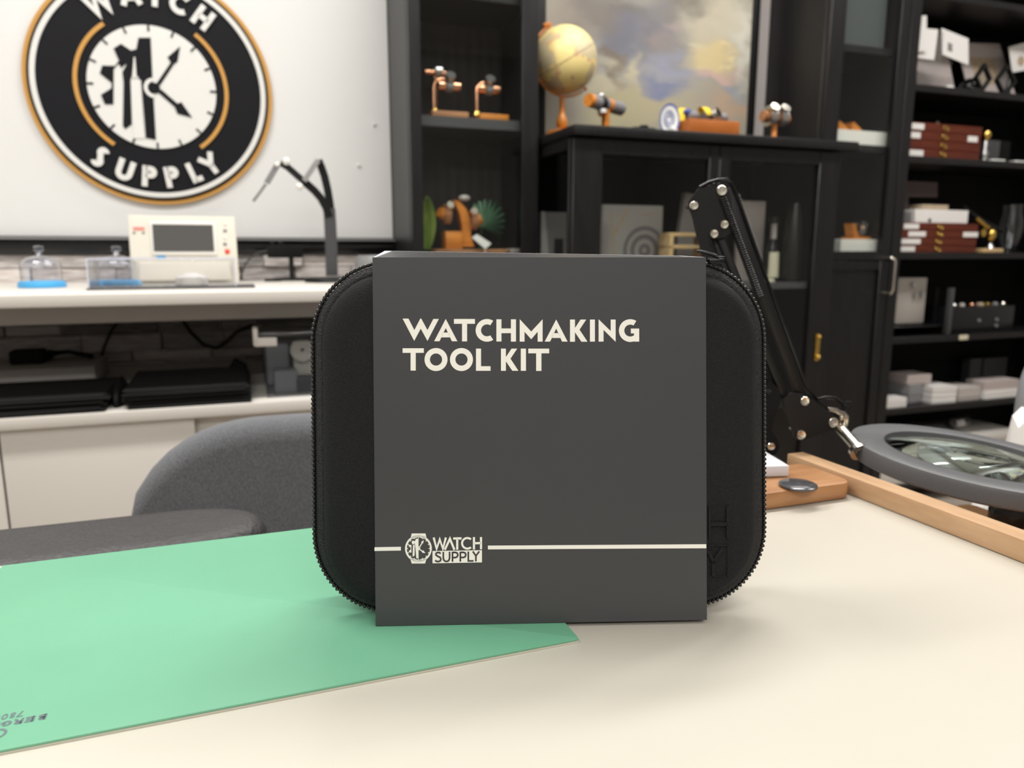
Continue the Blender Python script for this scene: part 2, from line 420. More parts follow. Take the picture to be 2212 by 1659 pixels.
nt.links.new(nz.outputs['Fac'], bp.inputs['Height']); nt.links.new(bp.outputs[0], bs.inputs['Normal'])
M_STONE = m
b = BS(); z = 0.30; rnd = random.Random(3)
while z < 0.935:
    h = rnd.choice([0.028, 0.034, 0.04, 0.05]); h = min(h, 0.937 - z)
    s = -1.45 + rnd.uniform(-.1, 0)
    while s < 0.445:
        L = rnd.uniform(0.08, 0.24); e = min(s + L, 0.445); d = rnd.uniform(0.008, 0.03)
        b.box(s, e - 0.0012, TW - d, TW - 0.0005, z, z + h - 0.001, 0.0025, 1); s = e
        if e >= 0.445: break
    z += h
struct('trim_1', b, M_STONE)

# whiteboard with a black rail along its lower edge
wb = thing_s('whiteboard', 'large glossy white board on the wall above the stone cladding', 'whiteboard', -0.55, TW, 0.94)
part('panel', BS().box(-1.6, 0.447, TW - 0.015, TW - 0.001, 0.983, 2.3, 0.002, 1), M_WHITES, wb)
part('lower_rail', BS().box(-1.6, 0.446, TW - 0.03, TW - 0.001, 0.936, 0.9825, 0.004, 2).box(-1.6, 0.446, TW - 0.042, TW - 0.028, 0.955, 0.966, 0.002, 1), M_BLACKG, wb, 'black rail')
part('pen_ledge', BS().box(-1.6, 0.446, TW - 0.05, TW - 0.03, 0.9755, 0.9805, 0.001, 1), M_GREYP, wb)
for x, y, lab in [(775, 357, 'small pale grey magnet lower on the whiteboard beside the cabinet'), (808, 268, 'small pale magnet higher on the whiteboard near the cabinet')]:
    p = at_t(x, y, TW - 0.015)
    single_s('magnet', BS().cyl((p.x, p.y, p.z), (p.x, p.y - 0.006, p.z), 0.006, 0.0045), M_WHITES, lab, 'magnet', p.x, p.y, p.z)

# ------------------------------------------------------------------ round sign
TS = TW - 0.0155                  # face of the whiteboard
SC = (-0.1855, 1.3715)
def SR(d): return W(SC[0], TS - d, SC[1]), d
def signR(d):                     # x right, y up, depth towards the room
    return Matrix.Translation((SC[0], TS - d, SC[1])) @ Matrix.Rotation(rad(90), 4, 'X')
def sq(x, y):                     # crop pixel (3.456 to one) -> sign plane
    p = at_t(x / 3.456, y / 3.456, TS - 0.015); return (p.x - SC[0], p.z - SC[1])
sg = thing_s('wall_sign', 'round black and white watch shop sign with gold rim on the whiteboard', 'sign', SC[0], TS, SC[1])
part('gold_rim', BS().disc((0, 0), 0.3005, 0.0095, signR(0.0005), 128), M_GOLD, sg, 'gold rim')
part('black_disc', BS().disc((0, 0), 0.2895, 0.0035, signR(0.0101), 128), M_SIGNB, sg)
part('white_ring', BS().ring((0, 0), 0.2700, 0.2825, 0.004, signR(0.0137), n=128), M_SIGNW, sg, 'white ring')
for a0, a1 in ((125, 235), (-54, 52)):
    part('gold_arc', BS().ring((0, 0), 0.1765, 0.1865, 0.004, signR(0.0137), a0, a1, 40), M_GOLD, sg, 'gold arc')
part('dial', BS().disc((0, 0), 0.155, 0.004, signR(0.0137), 96), M_SIGNW, sg, 'white dial')
R = signR(0.0178)
for k in range(16):
    a = rad(90 + 22.5 * k)
    part('minute_mark', BS().stroke([(0.155 * math.cos(a), 0.155 * math.sin(a)), (0.140 * math.cos(a), 0.140 * math.sin(a))], 0.0045, 0.002, R), M_SIGNB, sg)
# half gear with teeth, tools in white on it
gear = [(1035, 285), (1125, 285), (1140, 600), (1165, 1045), (1090, 1030), (1068, 760), (1055, 600), (1040, 600), (1035, 570), (1018, 570), (1008, 430), (1000, 430), (985, 570), (975, 600), (985, 930), (935, 965), (920, 940), (925, 620), (915, 540), (945, 490), (940, 478), (905, 510), (895, 485), (880, 480), (850, 520), (848, 780), (785, 780), (755, 710), (835, 660), (835, 620), (748, 550), (765, 492), (860, 495), (890, 455), (850, 365), (905, 330), (980, 380), (1020, 370)]
part('half_gear', BS().poly([sq(*p) for p in gear], 0.002, R), M_SIGNB, sg, 'black half gear')
hub = sq(1155, 660)
part('clock_hand', BS().poly([sq(*p) for p in [(1345, 350), (1325, 465), (1300, 480), (1195, 640), (1170, 625), (1275, 470), (1252, 430)]], 0.002, R), M_SIGNB, sg, 'black hand pointing up right')
part('clock_hand', BS().poly([sq(*p) for p in [(1435, 880), (1325, 850), (1305, 800), (1180, 690), (1205, 670), (1325, 775), (1355, 765)]], 0.002, R), M_SIGNB, sg, 'black hand pointing down right')
part('hub', BS().disc(hub, 0.0135, 0.0027, R, 32), M_SIGNB, sg)
b = BS(); b.ring(hub, 0.0165, 0.0255, 0.0025, R, 95, 265, 24)
b.poly([sq(*p) for p in [(1040, 600), (1053, 600), (1066, 860), (1085, 1035), (1000, 1035), (990, 900), (978, 620)]], 0.0022, R)
b.poly([sq(*p) for p in [(1000, 430), (1010, 430), (1022, 585), (992, 585)]], 0.0026, R)
part('tool_outline', b, M_SIGNW, sg, 'white tools and hub ring')
for ch, ang in [('W', 119.5), ('A', 99.5), ('T', 84.5), ('C', 70), ('H', 54)]:
    sz = 0.0545; wd = glyph(ch, .25)[0] * sz
    b = BS(); letter(b, ch, .25, sz, 0.006, signR(0.0137) @ Matrix.Rotation(rad(ang - 90), 4, 'Z') @ Matrix.Translation((-wd / 2, 0.2025, 0)))
    part('raised_letter', b, M_SIGNW, sg)
for ch, ang in [('S', 232.5), ('U', 248.5), ('P', 263.5), ('P', 277.5), ('L', 292), ('Y', 304)]:
    sz = 0.0545; wd = glyph(ch, .25)[0] * sz
    b = BS(); letter(b, ch, .25, sz, 0.006, signR(0.0137) @ Matrix.Rotation(rad(ang + 90), 4, 'Z') @ Matrix.Translation((-wd / 2, -0.257, 0)))
    part('raised_letter', b, M_SIGNW, sg)

# ================================================================== the work table in front
TT = 0.74                         # table top height
tb = thing_s('work_table', 'cream topped work table with a raised beech lip on its right side', 'table', 0.0, 0.1, 0.0)
part('tabletop', BS().box(-1.05, 0.492, -0.42, 0.545, TT - 0.028, TT, 0.0015, 2), M_CREAM, tb)
part('raised_lip', BS().box(0.474, 0.4925, -0.42, 0.5455, TT + 0.0002, TT + 0.016, 0.0012, 2), M_BEECH, tb, 'beech lip')
for s in (-0.98, 0.42):
    for t in (-0.36, 0.46):
        part('leg', BS().box(s - .03, s + .03, t - .03, t + .03, 0, TT - 0.029, 0.004), M_BEECH, tb)
part('apron', BS().box(-0.95, 0.40, 0.445, 0.465, TT - 0.10, TT - 0.029), M_EDGE, tb)

# green mat with upside-down print
mt = thing_s('bench_mat', 'mint green rubber work mat lying flat under the black tool case', 'mat', 0.0, 0.43, TT)
b = BS(); b.mi = 0
b.rbox(-0.156, 0.1565, 0.3265, 0.5385, TT + 0.0009, TT + 0.0021, 0.0015, 'xy', 0.0003)
part('rubber', b, M_MAT, mt)
part('backing', BS().rbox(-0.1562, 0.1567, 0.3263, 0.5387, TT + 0.0001, TT + 0.0008, 0.0015, 'xy'), M_MATB, mt, 'pale backing layer')
b = BS(); ZM = TT + 0.00215
o = st(at_z(104, 1541, ZM)); hgt = o.y - st(at_z(104, 1552, ZM)).y
def matR(s, t): return Matrix.Translation((s, t, ZM)) @ Matrix.Rotation(PI, 4, 'Z')
x = 0
for ch in 'BERGEON':
    letter(b, ch, .24, hgt, 0.00008, matR(o.x, o.y), x, fit=0.0038); x += 0.0044
o2 = st(at_z(54, 1535, ZM)); h2 = o2.y - st(at_z(54, 1546, ZM)).y; x = 0
for ch in '7808':
    letter(b, ch, .15, h2, 0.00008, matR(o2.x, o2.y), x, fit=0.0023); x += 0.0030
c = st(at_z(-7, 1586, ZM)); b.ring((0, 0), hgt * .62, hgt * .88, 0.00008, matR(c.x, c.y), n=32)
part('print', b, M_PRINT, mt, 'grey upside-down print')

# ================================================================== tool case in its card sleeve
YAW = rad(2.2); LEAN = math.tan(rad(9.3)); KZ = TT + 0.0024
KB = Vector((0.0168, 0.3762, KZ))
KM = Matrix.Translation(KB) @ Matrix.Rotation(YAW, 4, 'Z')
SHEAR = Matrix(((1, 0, 0, 0), (0, 1, LEAN, 0), (0, 0, 1, 0), (0, 0, 0, 1)))
KX = KM @ SHEAR                   # x right, y back into the case, z up along the lean
ex = (KM.to_3x3() @ Vector((1, 0, 0))); eu = KM.to_3x3() @ Vector((0, LEAN, 1)); en = ex.cross(eu).normalized()
def kp(x, y, back=0.0):           # photo point on the front face (or a plane set back) -> (x, z) of the case
    P0 = KX @ Vector((0, back, 0)); r = ray(x, y); k = (P0 - E0).dot(en) / r.dot(en)
    q = KX.inverted() @ (E0 + r * k); return (q.x, q.z)
DP = 0.050                        # depth of the sleeve
xl = kp(808, 950)[0]; xr = kp(1526, 950)[0]; zt = kp(1168, 556)[1]
zb = max(0.0, kp(1168, 1354)[1])
tc_ = thing('tool_case', 'black zipped fabric tool case standing upright on the table', 'case', KB, YAW)
cs = thing('card_sleeve', 'dark grey printed card sleeve wrapped around the black tool case', 'sleeve', KB, YAW)
TH = 0.0006
def sleeve_loop(x, i):            # section of the band, seen from the side; the rear top edge stands a little higher on the left
    lift = 0.0030 * (xr - x) / (xr - xl) + 0.0006
    return [(x, 0 + i, zb + i), (x, DP - i, zb + i), (x, DP - i, zt + lift - i), (x, 0 + i, zt - i)]
b = B(KX); q = []
for x in (xl, xr): q.append([[b.v(p) for p in sleeve_loop(x, 0)], [b.v(p) for p in sleeve_loop(x, TH)]])
for k in range(4):
    j = (k + 1) % 4
    b.f([q[0][0][k], q[0][0][j], q[1][0][j], q[1][0][k]], False); b.f([q[0][1][k], q[1][1][k], q[1][1][j], q[0][1][j]], False)
    for s_ in (0, 1): b.f([q[s_][0][k], q[s_][1][k], q[s_][1][j], q[s_][0][j]], False)
part('card_band', b, M_SLEEVE, cs)
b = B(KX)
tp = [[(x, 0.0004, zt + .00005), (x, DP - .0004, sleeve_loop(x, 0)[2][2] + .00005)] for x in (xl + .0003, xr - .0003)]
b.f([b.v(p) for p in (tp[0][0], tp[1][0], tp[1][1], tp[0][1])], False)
part('top_panel', b, mat('pale_lavender_top', (.50, .53, .59), .45), cs, 'pale lavender top panel')  # laid over the band's top face, coloured paler than its sides
FR = Matrix.Translation((0, -0.00005, 0)) @ Matrix.Rotation(rad(90), 4, 'X')      # drawing plane of the front: x, z -> outwards
DE = 0.00012
def kq(x0, y0, sc_):
    return lambda x, y: kp(x0 + x / sc_, y0 + y / sc_)
T1 = kq(850, 670, 2212 / 560)
def pl(b, pts, f, d=DE, R=FR): b.poly([f(*p) for p in pts], d, R)
def arcpx(f, c, r0, r1, a0, a1, b, n=28, d=DE):
    L = [f(c[0] + r1 * math.cos(rad(a0 + (a1 - a0) * i / n)), c[1] - r1 * math.sin(rad(a0 + (a1 - a0) * i / n))) for i in range(n + 1)]
    Q = [f(c[0] + r0 * math.cos(rad(a0 + (a1 - a0) * i / n)), c[1] - r0 * math.sin(rad(a0 + (a1 - a0) * i / n))) for i in range(n + 1)]
    b.strip(L, Q, d, FR)
b = B(KX)
pl(b, [(78, 72), (128, 72), (178, 170), (229, 72), (237, 72), (290, 170), (340, 75), (387, 75), (290, 262), (233, 158), (177, 262)], T1)
def A_(ap, x0, x1, yb, yt):
    w = x1 - x0
    pl(b, [(ap, yt), (ap, yt + 77), (x0 + 46, yb), (x0, yb)], T1)
    pl(b, [(ap, yt), (x1, yb), (x1 - 47, yb), (ap, yt + 77)], T1)
    pl(b, [(ap - 22, yt + 116), (ap + 22, yt + 116), (ap + 42, yt + 157), (ap - 42, yt + 157)], T1)
A_(446, 347, 545, 265, 75)
def rc(x0, x1, y0, y1): pl(b, [(x0, y0), (x1, y0), (x1, y1), (x0, y1)], T1, DE + 0.00002)
rc(516, 695, 75, 116); rc(585, 628, 116, 266)
arcpx(T1, (798, 172), 51, 97, 57, 303, b)
rc(878, 921, 78, 267); rc(1002, 1045, 78, 268); rc(921, 1002, 156, 196)
pl(b, [(1077, 77), (1175, 182), (1272, 78), (1272, 268), (1230, 268), (1230, 184), (1175, 248), (1118, 184), (1118, 268), (1077, 268)], T1)
A_(1388, 1290, 1485, 268, 80)
def K_(x, y):
    rc(x, x + 42, y, y + 189)
    pl(b, [(x + 42, y + 72), (x + 90, y), (x + 138, y), (x + 81, y + 86), (x + 149, y + 189), (x + 97, y + 189), (x + 42, y + 108)], T1)
K_(1506, 80)
rc(1676, 1718, 80, 268)
pl(b, [(1750, 78), (1853, 178), (1853, 80), (1895, 80), (1895, 270), (1792, 168), (1792, 268), (1750, 268)], T1)
arcpx(T1, (2020, 174), 51, 97, 58, 318, b); rc(2025, 2096, 157, 198); rc(2052, 2096, 198, 268)
rc(78, 259, 325, 364); rc(146, 190, 364, 515)
arcpx(T1, (363, 421), 52, 98, 0, 360, b, 48); arcpx(T1, (580, 421), 52, 98, 0, 360, b, 48)
rc(704, 747, 328, 517); rc(747, 828, 478, 517)
K_(917, 328); rc(1086, 1130, 328, 517); rc(1150, 1328, 328, 368); rc(1217, 1262, 368, 518)
part('title_print', b, M_INK, cs, 'white two-line title')
T2 = kq(860, 1140, 2212 / 200)
b = B(KX)
pl(b, [(325, 135), (655, 135), (682, 250), (600, 260), (485, 216), (370, 260), (298, 250)], T2)
pl(b, [(325, 852), (645, 852), (680, 735), (600, 730), (485, 772), (370, 730), (292, 740)], T2)
arcpx(T2, (485, 495), 276, 320, 0, 360, b, 64)
for k in range(16):
    a = rad(90 + 22.5 * k); c_, s_ = math.cos(a), math.sin(a)
    b.stroke([T2(485 + 278 * c_, 495 - 278 * s_), T2(485 + 248 * c_, 495 - 248 * s_)], 0.00045, DE, FR)
pl(b, [(428, 262), (488, 258), (488, 450), (450, 460), (450, 520), (488, 540), (488, 732), (435, 728), (415, 500), (400, 370), (352, 405), (322, 350), (345, 305), (400, 320)], T2)
pl(b, [(355, 420), (395, 400), (395, 660), (345, 690)], T2)
pl(b, [(255, 408), (318, 408), (318, 590), (275, 590), (252, 555), (300, 520), (300, 470), (252, 440)], T2)
pl(b, [(612, 290), (602, 360), (582, 372), (515, 480), (495, 468), (560, 360), (550, 342)], T2)
pl(b, [(650, 603), (580, 595), (565, 565), (500, 520), (515, 500), (580, 548), (605, 540)], T2)
b.disc(T2(485, 490), 0.0010, DE, FR, 20)
for pts in ([(850, 232), (920, 500), (995, 275), (1070, 500), (1140, 232)], [(1115, 525), (1238, 262), (1345, 525)], [(1315, 255), (1515, 252)], [(1412, 255), (1412, 522)],
            [(1812, 222), (1812, 518)], [(1980, 222), (1980, 512)], [(1812, 368), (1980, 364)]):
    b.stroke([T2(*p) for p in pts], 0.00115, DE, FR)
arcpx(T2, (1655, 370), 103, 150, 48, 312, b)
b.poly([T2(*p) for p in [(822, 555), (2003, 535), (2003, 825), (822, 847)]], DE, FR)
part('watch_logo', b, M_INK, cs, 'small white watch emblem with two-line name')
b = B(KX); FR2 = Matrix.Translation((0, -0.00018, 0)) @ Matrix.Rotation(rad(90), 4, 'X')
def T2p(pts, off=(0, 0)): return [T2(p[0] + off[0], p[1] + off[1]) for p in pts]
for pts in ([(1018, 615), (985, 590), (940, 588), (905, 610), (905, 645), (950, 680), (1005, 705), (1022, 745), (1010, 785), (965, 805), (920, 800), (885, 775)],
            [(1080, 572), (1080, 720), (1092, 765), (1120, 795), (1155, 802), (1190, 795), (1218, 765), (1230, 715), (1230, 570)],
            [(1300, 572), (1300, 808)], [(1300, 586), (1370, 586), (1410, 600), (1428, 640), (1415, 685), (1375, 708), (1300, 708)],
            [(1487, 572), (1487, 806)], [(1487, 584), (1560, 584), (1600, 598), (1618, 640), (1605, 685), (1565, 706), (1487, 706)],
            [(1677, 565), (1677, 790), (1802, 788)], [(1785, 562), (1858, 668), (1940, 560)], [(1858, 665), (1858, 800)]):
    b.stroke(T2p(pts), 0.0009, 0.00008, FR2)
part('logo_letters', b, M_DARKINK, cs, 'dark letters on the white emblem plate')
b = B(KX)
b.poly([kp(809, 1182), kp(866, 1181), kp(866, 1189), kp(809, 1190)], DE, FR)
b.poly([kp(1054, 1178.5), kp(1525.5, 1175.5), kp(1525.5, 1184), kp(1054, 1186.5)], DE, FR)
part('stripe', b, M_INK, cs, 'white horizontal stripe')

# the case: outline at its middle, where the zipper runs
YM = 0.0135
mx0 = kp(673, 950, YM)[0]; mx1 = kp(1654, 950, YM)[0]; mz0 = max(0.0012, kp(1168, 1336, YM)[1]); mz1 = zt - 0.0014
mz0 = max(0.0012, kp(830, 1336, YM)[1])
CR = 0.044
def outl(i): return rr(mx0 + i, mx1 - i, mz0 + i, mz1 - i, CR - i, 14)
def caserows(b, prof): return b.rows([[(x, y, z) for x, z in outl(i)] for y, i in prof], True, True, True)
part('front_shell', caserows(B(KX), [(YM - 0.0040, 0.0115), (YM - 0.0044, 0.0086), (YM - 0.0052, 0.0077), (0.0064, 0.0082), (0.0044, 0.0094), (0.0027, 0.0118), (0.0015, 0.0155), (0.0009, 0.0215)]), M_CASE, tc_)
part('rear_shell', caserows(B(KX), [(DP - 0.0009, 0.0205), (DP - 0.0014, 0.015), (DP - 0.003, 0.0108), (DP - 0.010, 0.0082), (YM + 0.0066, 0.0076), (YM + 0.0050, 0.0115)]), M_CASE, tc_)
def bandrows(b, prof): return b.rows([[(x, y, z) for x, z in outl(i)] for y, i in prof + prof[:1]], True)
part('zipper_tape', bandrows(B(KX), [(YM - 0.0042, 0.0086), (YM - 0.0047, 0.0070), (YM - 0.0040, 0.0044), (YM - 0.0018, 0.0027), (YM + 0.0018, 0.0027), (YM + 0.0040, 0.0044), (YM + 0.0047, 0.0070), (YM + 0.0042, 0.0086)]), M_TAPE, tc_)
# teeth all round, two staggered rows
b = B(KX); path = outl(0.0022); n = len(path); acc = 0.0; k_ = 0; stp = 0.00255
for k in range(n):
    p = Vector(path[k]); qv = Vector(path[(k + 1) % n]); d = qv - p; L = d.length; d.normalize(); nn = Vector((d.y, -d.x))
    while acc < L:
        c = p + d * acc; y = YM + (0.0009 if k_ % 2 else -0.0009)
        X = Matrix(((d.x, 0, nn.x, c.x), (0, 1, 0, y), (d.y, 0, nn.y, c.y), (0, 0, 0, 1)))
        b.box(-0.00085, 0.00085, -0.0016, 0.0016, -0.0002, 0.0019, 0.0005, 1, X)
        acc += stp / 2; k_ += 1
    acc -= L
part('zipper_teeth', b, M_TEETH, tc_, 'ring of black zipper teeth')
# slider and pull at the top right
z0 = mz1 - 0.0005
px_, pz_ = kp(1545, 566, YM)
sb = B(KX); sb.box(px_ - 0.0042, px_ + 0.0048, YM - 0.0032, YM + 0.0032, pz_ - 0.0008, pz_ + 0.0022, 0.0008).box(px_ + 0.0005, px_ + 0.0052, YM - 0.0022, YM + 0.0022, pz_ + 0.001, pz_ + 0.0034, 0.0007)
sl = part('zipper_slider', sb, M_GUN, tc_, 'black metal slider')
pb = B(KX)
loop = [(kp(x, y, YM)) for x, y in [(1549, 563), (1548, 557), (1544, 552), (1536, 549), (1524, 546), (1513, 546), (1508, 549), (1508, 553), (1513, 556)]]
loop = [(x, max(z, zt + 0.0032) if x < xr + 0.001 else z) for x, z in loop]
for dy in (-0.0024, 0.0024): pb.tube([(x, YM + dy, z) for x, z in loop], 0.0008, 8)
pb.tube([(loop[-1][0], YM - 0.0024, loop[-1][1]), (loop[-1][0], YM + 0.0024, loop[-1][1])], 0.0008, 8)
pb.tube([(loop[0][0], YM - 0.0024, loop[0][1]), (loop[0][0], YM + 0.0024, loop[0][1])], 0.0008, 8)
part('zipper_pull', pb, M_GUN, sl)
# letters pressed into the front shell, right of the sleeve
b = B(KX); FE = Matrix.Translation((0, 0.0010, 0)) @ Matrix.Rotation(rad(90), 4, 'X')
def em(pts, wd, d=0.0017): b.stroke([kp(*p) for p in pts], wd, d, FE)
em([(1532.5, 1093), (1532.5, 1163)], 0.0010); em([(1572.5, 1094), (1572.5, 1164)], 0.0018); em([(1533, 1132), (1572, 1132)], 0.0017)
em([(1574, 1178), (1574, 1246)], 0.0013, 0.0007); em([(1530, 1179), (1574, 1179)], 0.0008, 0.0005)
em([(1530, 1190), (1541, 1213), (1560, 1185)], 0.0017); em([(1541, 1211), (1541, 1244)], 0.0019); em([(1530, 1246), (1574, 1246)], 0.0007, 0.0004)
part('pressed_letters', b, M_CASE, tc_, 'letters raised in the black fabric')

# ================================================================== things on the right of the table
def on_table(x, y, z=TT): return st(at_z(x, y, z))
bl = BS().rbox(0.30, 0.4705, 0.459, 0.520, TT + 0.0003, TT + 0.0145, 0.012, 'xy', 0.0022)
single_s('wooden_block', bl, M_ACACIA, 'flat orange-brown wooden block on the table beside the beech lip', 'block', 0.39, 0.50, TT)
zb_ = TT + 0.0146
c = st(at_z(1724, 1046, zb_ + 0.002))
b = BS(); b.lathe([(0.0001, 0), (0.0140, 0), (0.0150, 0.0008), (0.0150, 0.0022), (0.0135, 0.0030), (0.006, 0.0036), (0.0001, 0.0038)], Matrix.Translation((c.x, c.y, zb_)), 36)
single_s('metal_disc', b, M_DISC, 'small round dark grey polished disc lying on the wooden block', 'disc', c.x, c.y, zb_)
c = st(at_z(1704, 1030, zb_))
R = Matrix.Translation((c.x, c.y, zb_)) @ Matrix.Rotation(rad(-14), 4, 'Z')
b = BS().box(-0.062, 0, 0, 0.045, 0.0003, 0.010, 0.0012, 2, R)
single_s('small_box', b, mat('white_card', (0.72, 0.72, 0.76), 0.5), 'small flat white box on the wooden block behind the tool case', 'box', c.x - .02, c.y + .01, zb_)
# brown shelf board outside the lip and a rounded black knob on it
ab = thing_s('arm_board', 'brown wooden board fixed outside the right edge of the table', 'board', 0.56, 0.36, 0.64)
part('board', BS().rbox(0.4935, 0.66, 0.20, 0.50, 0.682, 0.70, 0.01, 'xy', 0.002), M_BROWNW, ab)
part('support_post', BS().box(0.494, 0.53, 0.30, 0.40, 0.0, 0.6815), M_BROWNW, ab)
kn = st(at_z(2206, 1142, 0.70))
b = BS().lathe([(0.0001, 0.0003), (0.014, 0.0003), (0.0165, 0.004), (0.0165, 0.016), (0.014, 0.020), (0.0001, 0.021)], Matrix.Translation((kn.x, kn.y + 0.012, 0.70)), 32)
single_s('round_container', b, M_BLACKG, 'rounded black container standing on the brown board outside the table', 'container', kn.x, kn.y + .012, 0.70)

# ================================================================== magnifier lamp clamped to the far edge of the table
LY = 0.685
def lp(x, y, dy=0.0): return at_y(x, y, LY + dy)
lb = lp(1664, 1010); LB = Vector((lb.x, LY, TT))
ml = thing('magnifier_lamp', 'black folding arm lamp with a ring magnifier, clamped behind the tool case', 'lamp', LB)
def plate(pts, dy, th):
    b = B(); a = [lp(x, y, dy) for x, y in pts]; c = [lp(x, y, dy) + Vector((0, th, 0)) for x, y in pts]
    va = [b.v(p) for p in a]; vc = [b.v(p) for p in c]; n = len(pts)
    b.f(va, False); b.f(vc[::-1], False)
    for k in range(n): b.f([va[k], va[(k + 1) % n], vc[(k + 1) % n], vc[k]], False)
    return b
def bolt(x, y, dy, r=0.0042):
    p = lp(x, y, dy); b = B()
    b.lathe([(0.0001, 0.0018), (r * .38, 0.0018), (r * .40, 0.0028), (r * .82, 0.0031), (r * .97, 0.0022), (r, 0.0008), (r, 0.0)], Matrix.Translation(p) @ Matrix.Rotation(rad(90), 4, 'X'), 20)
    b.cyl(p, p + Vector((0, 0.024, 0)), r * .45, seg=10); return b
def bar(x0, y0, x1, y1, wpx, dy, th, bev=0.001):
    a = lp(x0, y0, dy); c = lp(x1, y1, dy); d = (c - a); L = d.length; d.normalize(); n = Vector((-d.z, 0, d.x)); wd = wpx / F * LY / 2
    b = B(Matrix(((d.x, 0, n.x, a.x), (d.y, 1, n.y, a.y), (d.z, 0, n.z, a.z), (0, 0, 0, 1))))
    return b.box(0, L, 0, th, -wd, wd, bev)
# clamp on the table edge
jb = B()
cx = LB.x
jb.box(cx - 0.026, cx + 0.010, LY - 0.012, LY + 0.022, TT + 0.0004, TT + 0.008, 0.002).box(cx - 0.022, cx + 0.006, LY + 0.012, LY + 0.022, TT - 0.06, TT + 0.004, 0.002).box(cx - 0.022, cx + 0.006, LY - 0.012, LY + 0.0125, TT - 0.06, TT - 0.052, 0.002)
part('clamp', jb, M_BLACK, ml)
part('clamp_screw', B().cyl((cx - 0.008, LY, TT - 0.11), (cx - 0.008, LY, TT - 0.055), 0.004).cyl((cx - 0.03, LY, TT - 0.105), (cx + 0.014, LY, TT - 0.105), 0.003), M_STEEL, ml, 'steel screw')
part('base_joint', plate([(1640, 950), (1650, 842), (1668, 826), (1684, 842), (1686, 870), (1672, 905), (1668, 930), (1680, 950), (1684, 968), (1676, 982), (1660, 986), (1655, 1010), (1640, 1010)], 0.001, 0.018), M_BLACKM, ml)
part('bolt', bolt(1664, 963, 0.001), M_CHROME, ml, 'nickel bolt')
part('bolt', bolt(1658, 845, 0.001, 0.003), M_BLACKG, ml)
# lower arm: two bars from the base up to the elbow
part('lower_arm', bar(1500, 450, 1655, 900, 15, 0.010, 0.008), M_BLACK, ml)
part('lower_arm', bar(1543, 505, 1672, 880, 17, 0.010, 0.008), M_BLACK, ml)
# elbow plate
part('elbow_plate', plate([(1510, 406), (1545, 403), (1572, 405), (1580, 425), (1584, 500), (1566, 512), (1548, 516), (1532, 512), (1534, 560), (1520, 560), (1503, 500), (1496, 465), (1487, 448), (1487, 436)], 0.003, 0.003), M_BLACK, ml)
part('elbow_plate', plate([(1516, 403), (1578, 402), (1584, 425), (1588, 500), (1552, 518), (1530, 515), (1500, 465), (1492, 440)], 0.022, 0.003), M_BLACK, ml)
for x, y, r in [(1498.5, 444, .0042), (1558, 412, .005), (1563.5, 485, .0042), (1541.5, 505, .0042)]:
    part('bolt', bolt(x, y, 0.003, r), M_CHROME, ml, 'nickel bolt')
# upper arm: pair of bars, with the springs and the power cord beside them
part('upper_arm', bar(1567, 408, 1742, 878, 24, 0.007, 0.010, 0.0016), M_BLACK, ml)
part('upper_arm', bar(1552, 500, 1713, 900, 17, 0.007, 0.010, 0.0016), M_BLACK, ml)
def spring(x0, y0, x1, y1, r, turns, dy):
    a = lp(x0, y0, dy); c = lp(x1, y1, dy); d = c - a; L = d.length; d.normalize(); n1 = Vector((-d.z, 0, d.x)); n2 = Vector((0, 1, 0))
    return B().tube([a + d * (L * i / (turns * 10)) + (n1 * math.cos(2 * PI * i / 10) + n2 * math.sin(2 * PI * i / 10)) * r for i in range(turns * 10 + 1)], 0.0006, 5)
part('spring', spring(1560, 425, 1640, 640, 0.0034, 44, 0.003), M_BLACKG, ml, 'black coil spring')
part('spring', spring(1590, 420, 1640, 560, 0.0030, 34, 0.024), M_BLACKG, ml, 'black coil spring')
crd = [(1512, 405), (1530, 395), (1550, 389), (1570, 388), (1580, 396), (1588, 415), (1640, 560), (1700, 720), (1740, 830), (1765, 862), (1785, 858), (1805, 860), (1820, 872), (1828, 892)]
part('power_cord', B().tube([lp(x, y, 0.012) for x, y in crd], 0.0017, 8), M_BLACKG, ml)
# lower plate that carries the head
hp = [(1735, 851), (1748, 858), (1806, 899), (1813, 908), (1812, 920), (1803, 928), (1733, 951), (1722, 950), (1716, 944), (1690, 862), (1712, 848)]
part('head_plate', plate(hp, 0.003, 0.003), M_BLACK, ml)
part('head_plate', plate([(x + 5, y - 2) for x, y in hp], 0.021, 0.003), M_BLACK, ml)
for x, y, r in [(1736.5, 866, .0047), (1729, 938, .0047), (1798.5, 912, .0050)]:
    part('bolt', bolt(x, y, 0.003, r), M_CHROME, ml, 'nickel bolt')
part('bracket', B().tube([lp(x, y, 0.010) for x, y in [(1787, 884), (1806, 886), (1822, 892), (1829, 900), (1828, 915), (1822, 924)]], 0.0022, 8)
     .tube([lp(x, y, 0.004) for x, y in [(1790, 886), (1806, 889), (1820, 896), (1825, 904), (1824, 918)]], 0.0016, 8).ball(lp(1818, 901, 0.006), 0.0034), M_CHROME, ml, 'nickel bracket')
part('wing_knob', B().tube([lp(x, y, 0.012) for x, y in [(1826, 892), (1832, 878), (1835, 870), (1826, 869)]], [0.002, 0.0026, 0.0022, 0.0016], 8), M_BLACKG, ml, 'black wing knob')
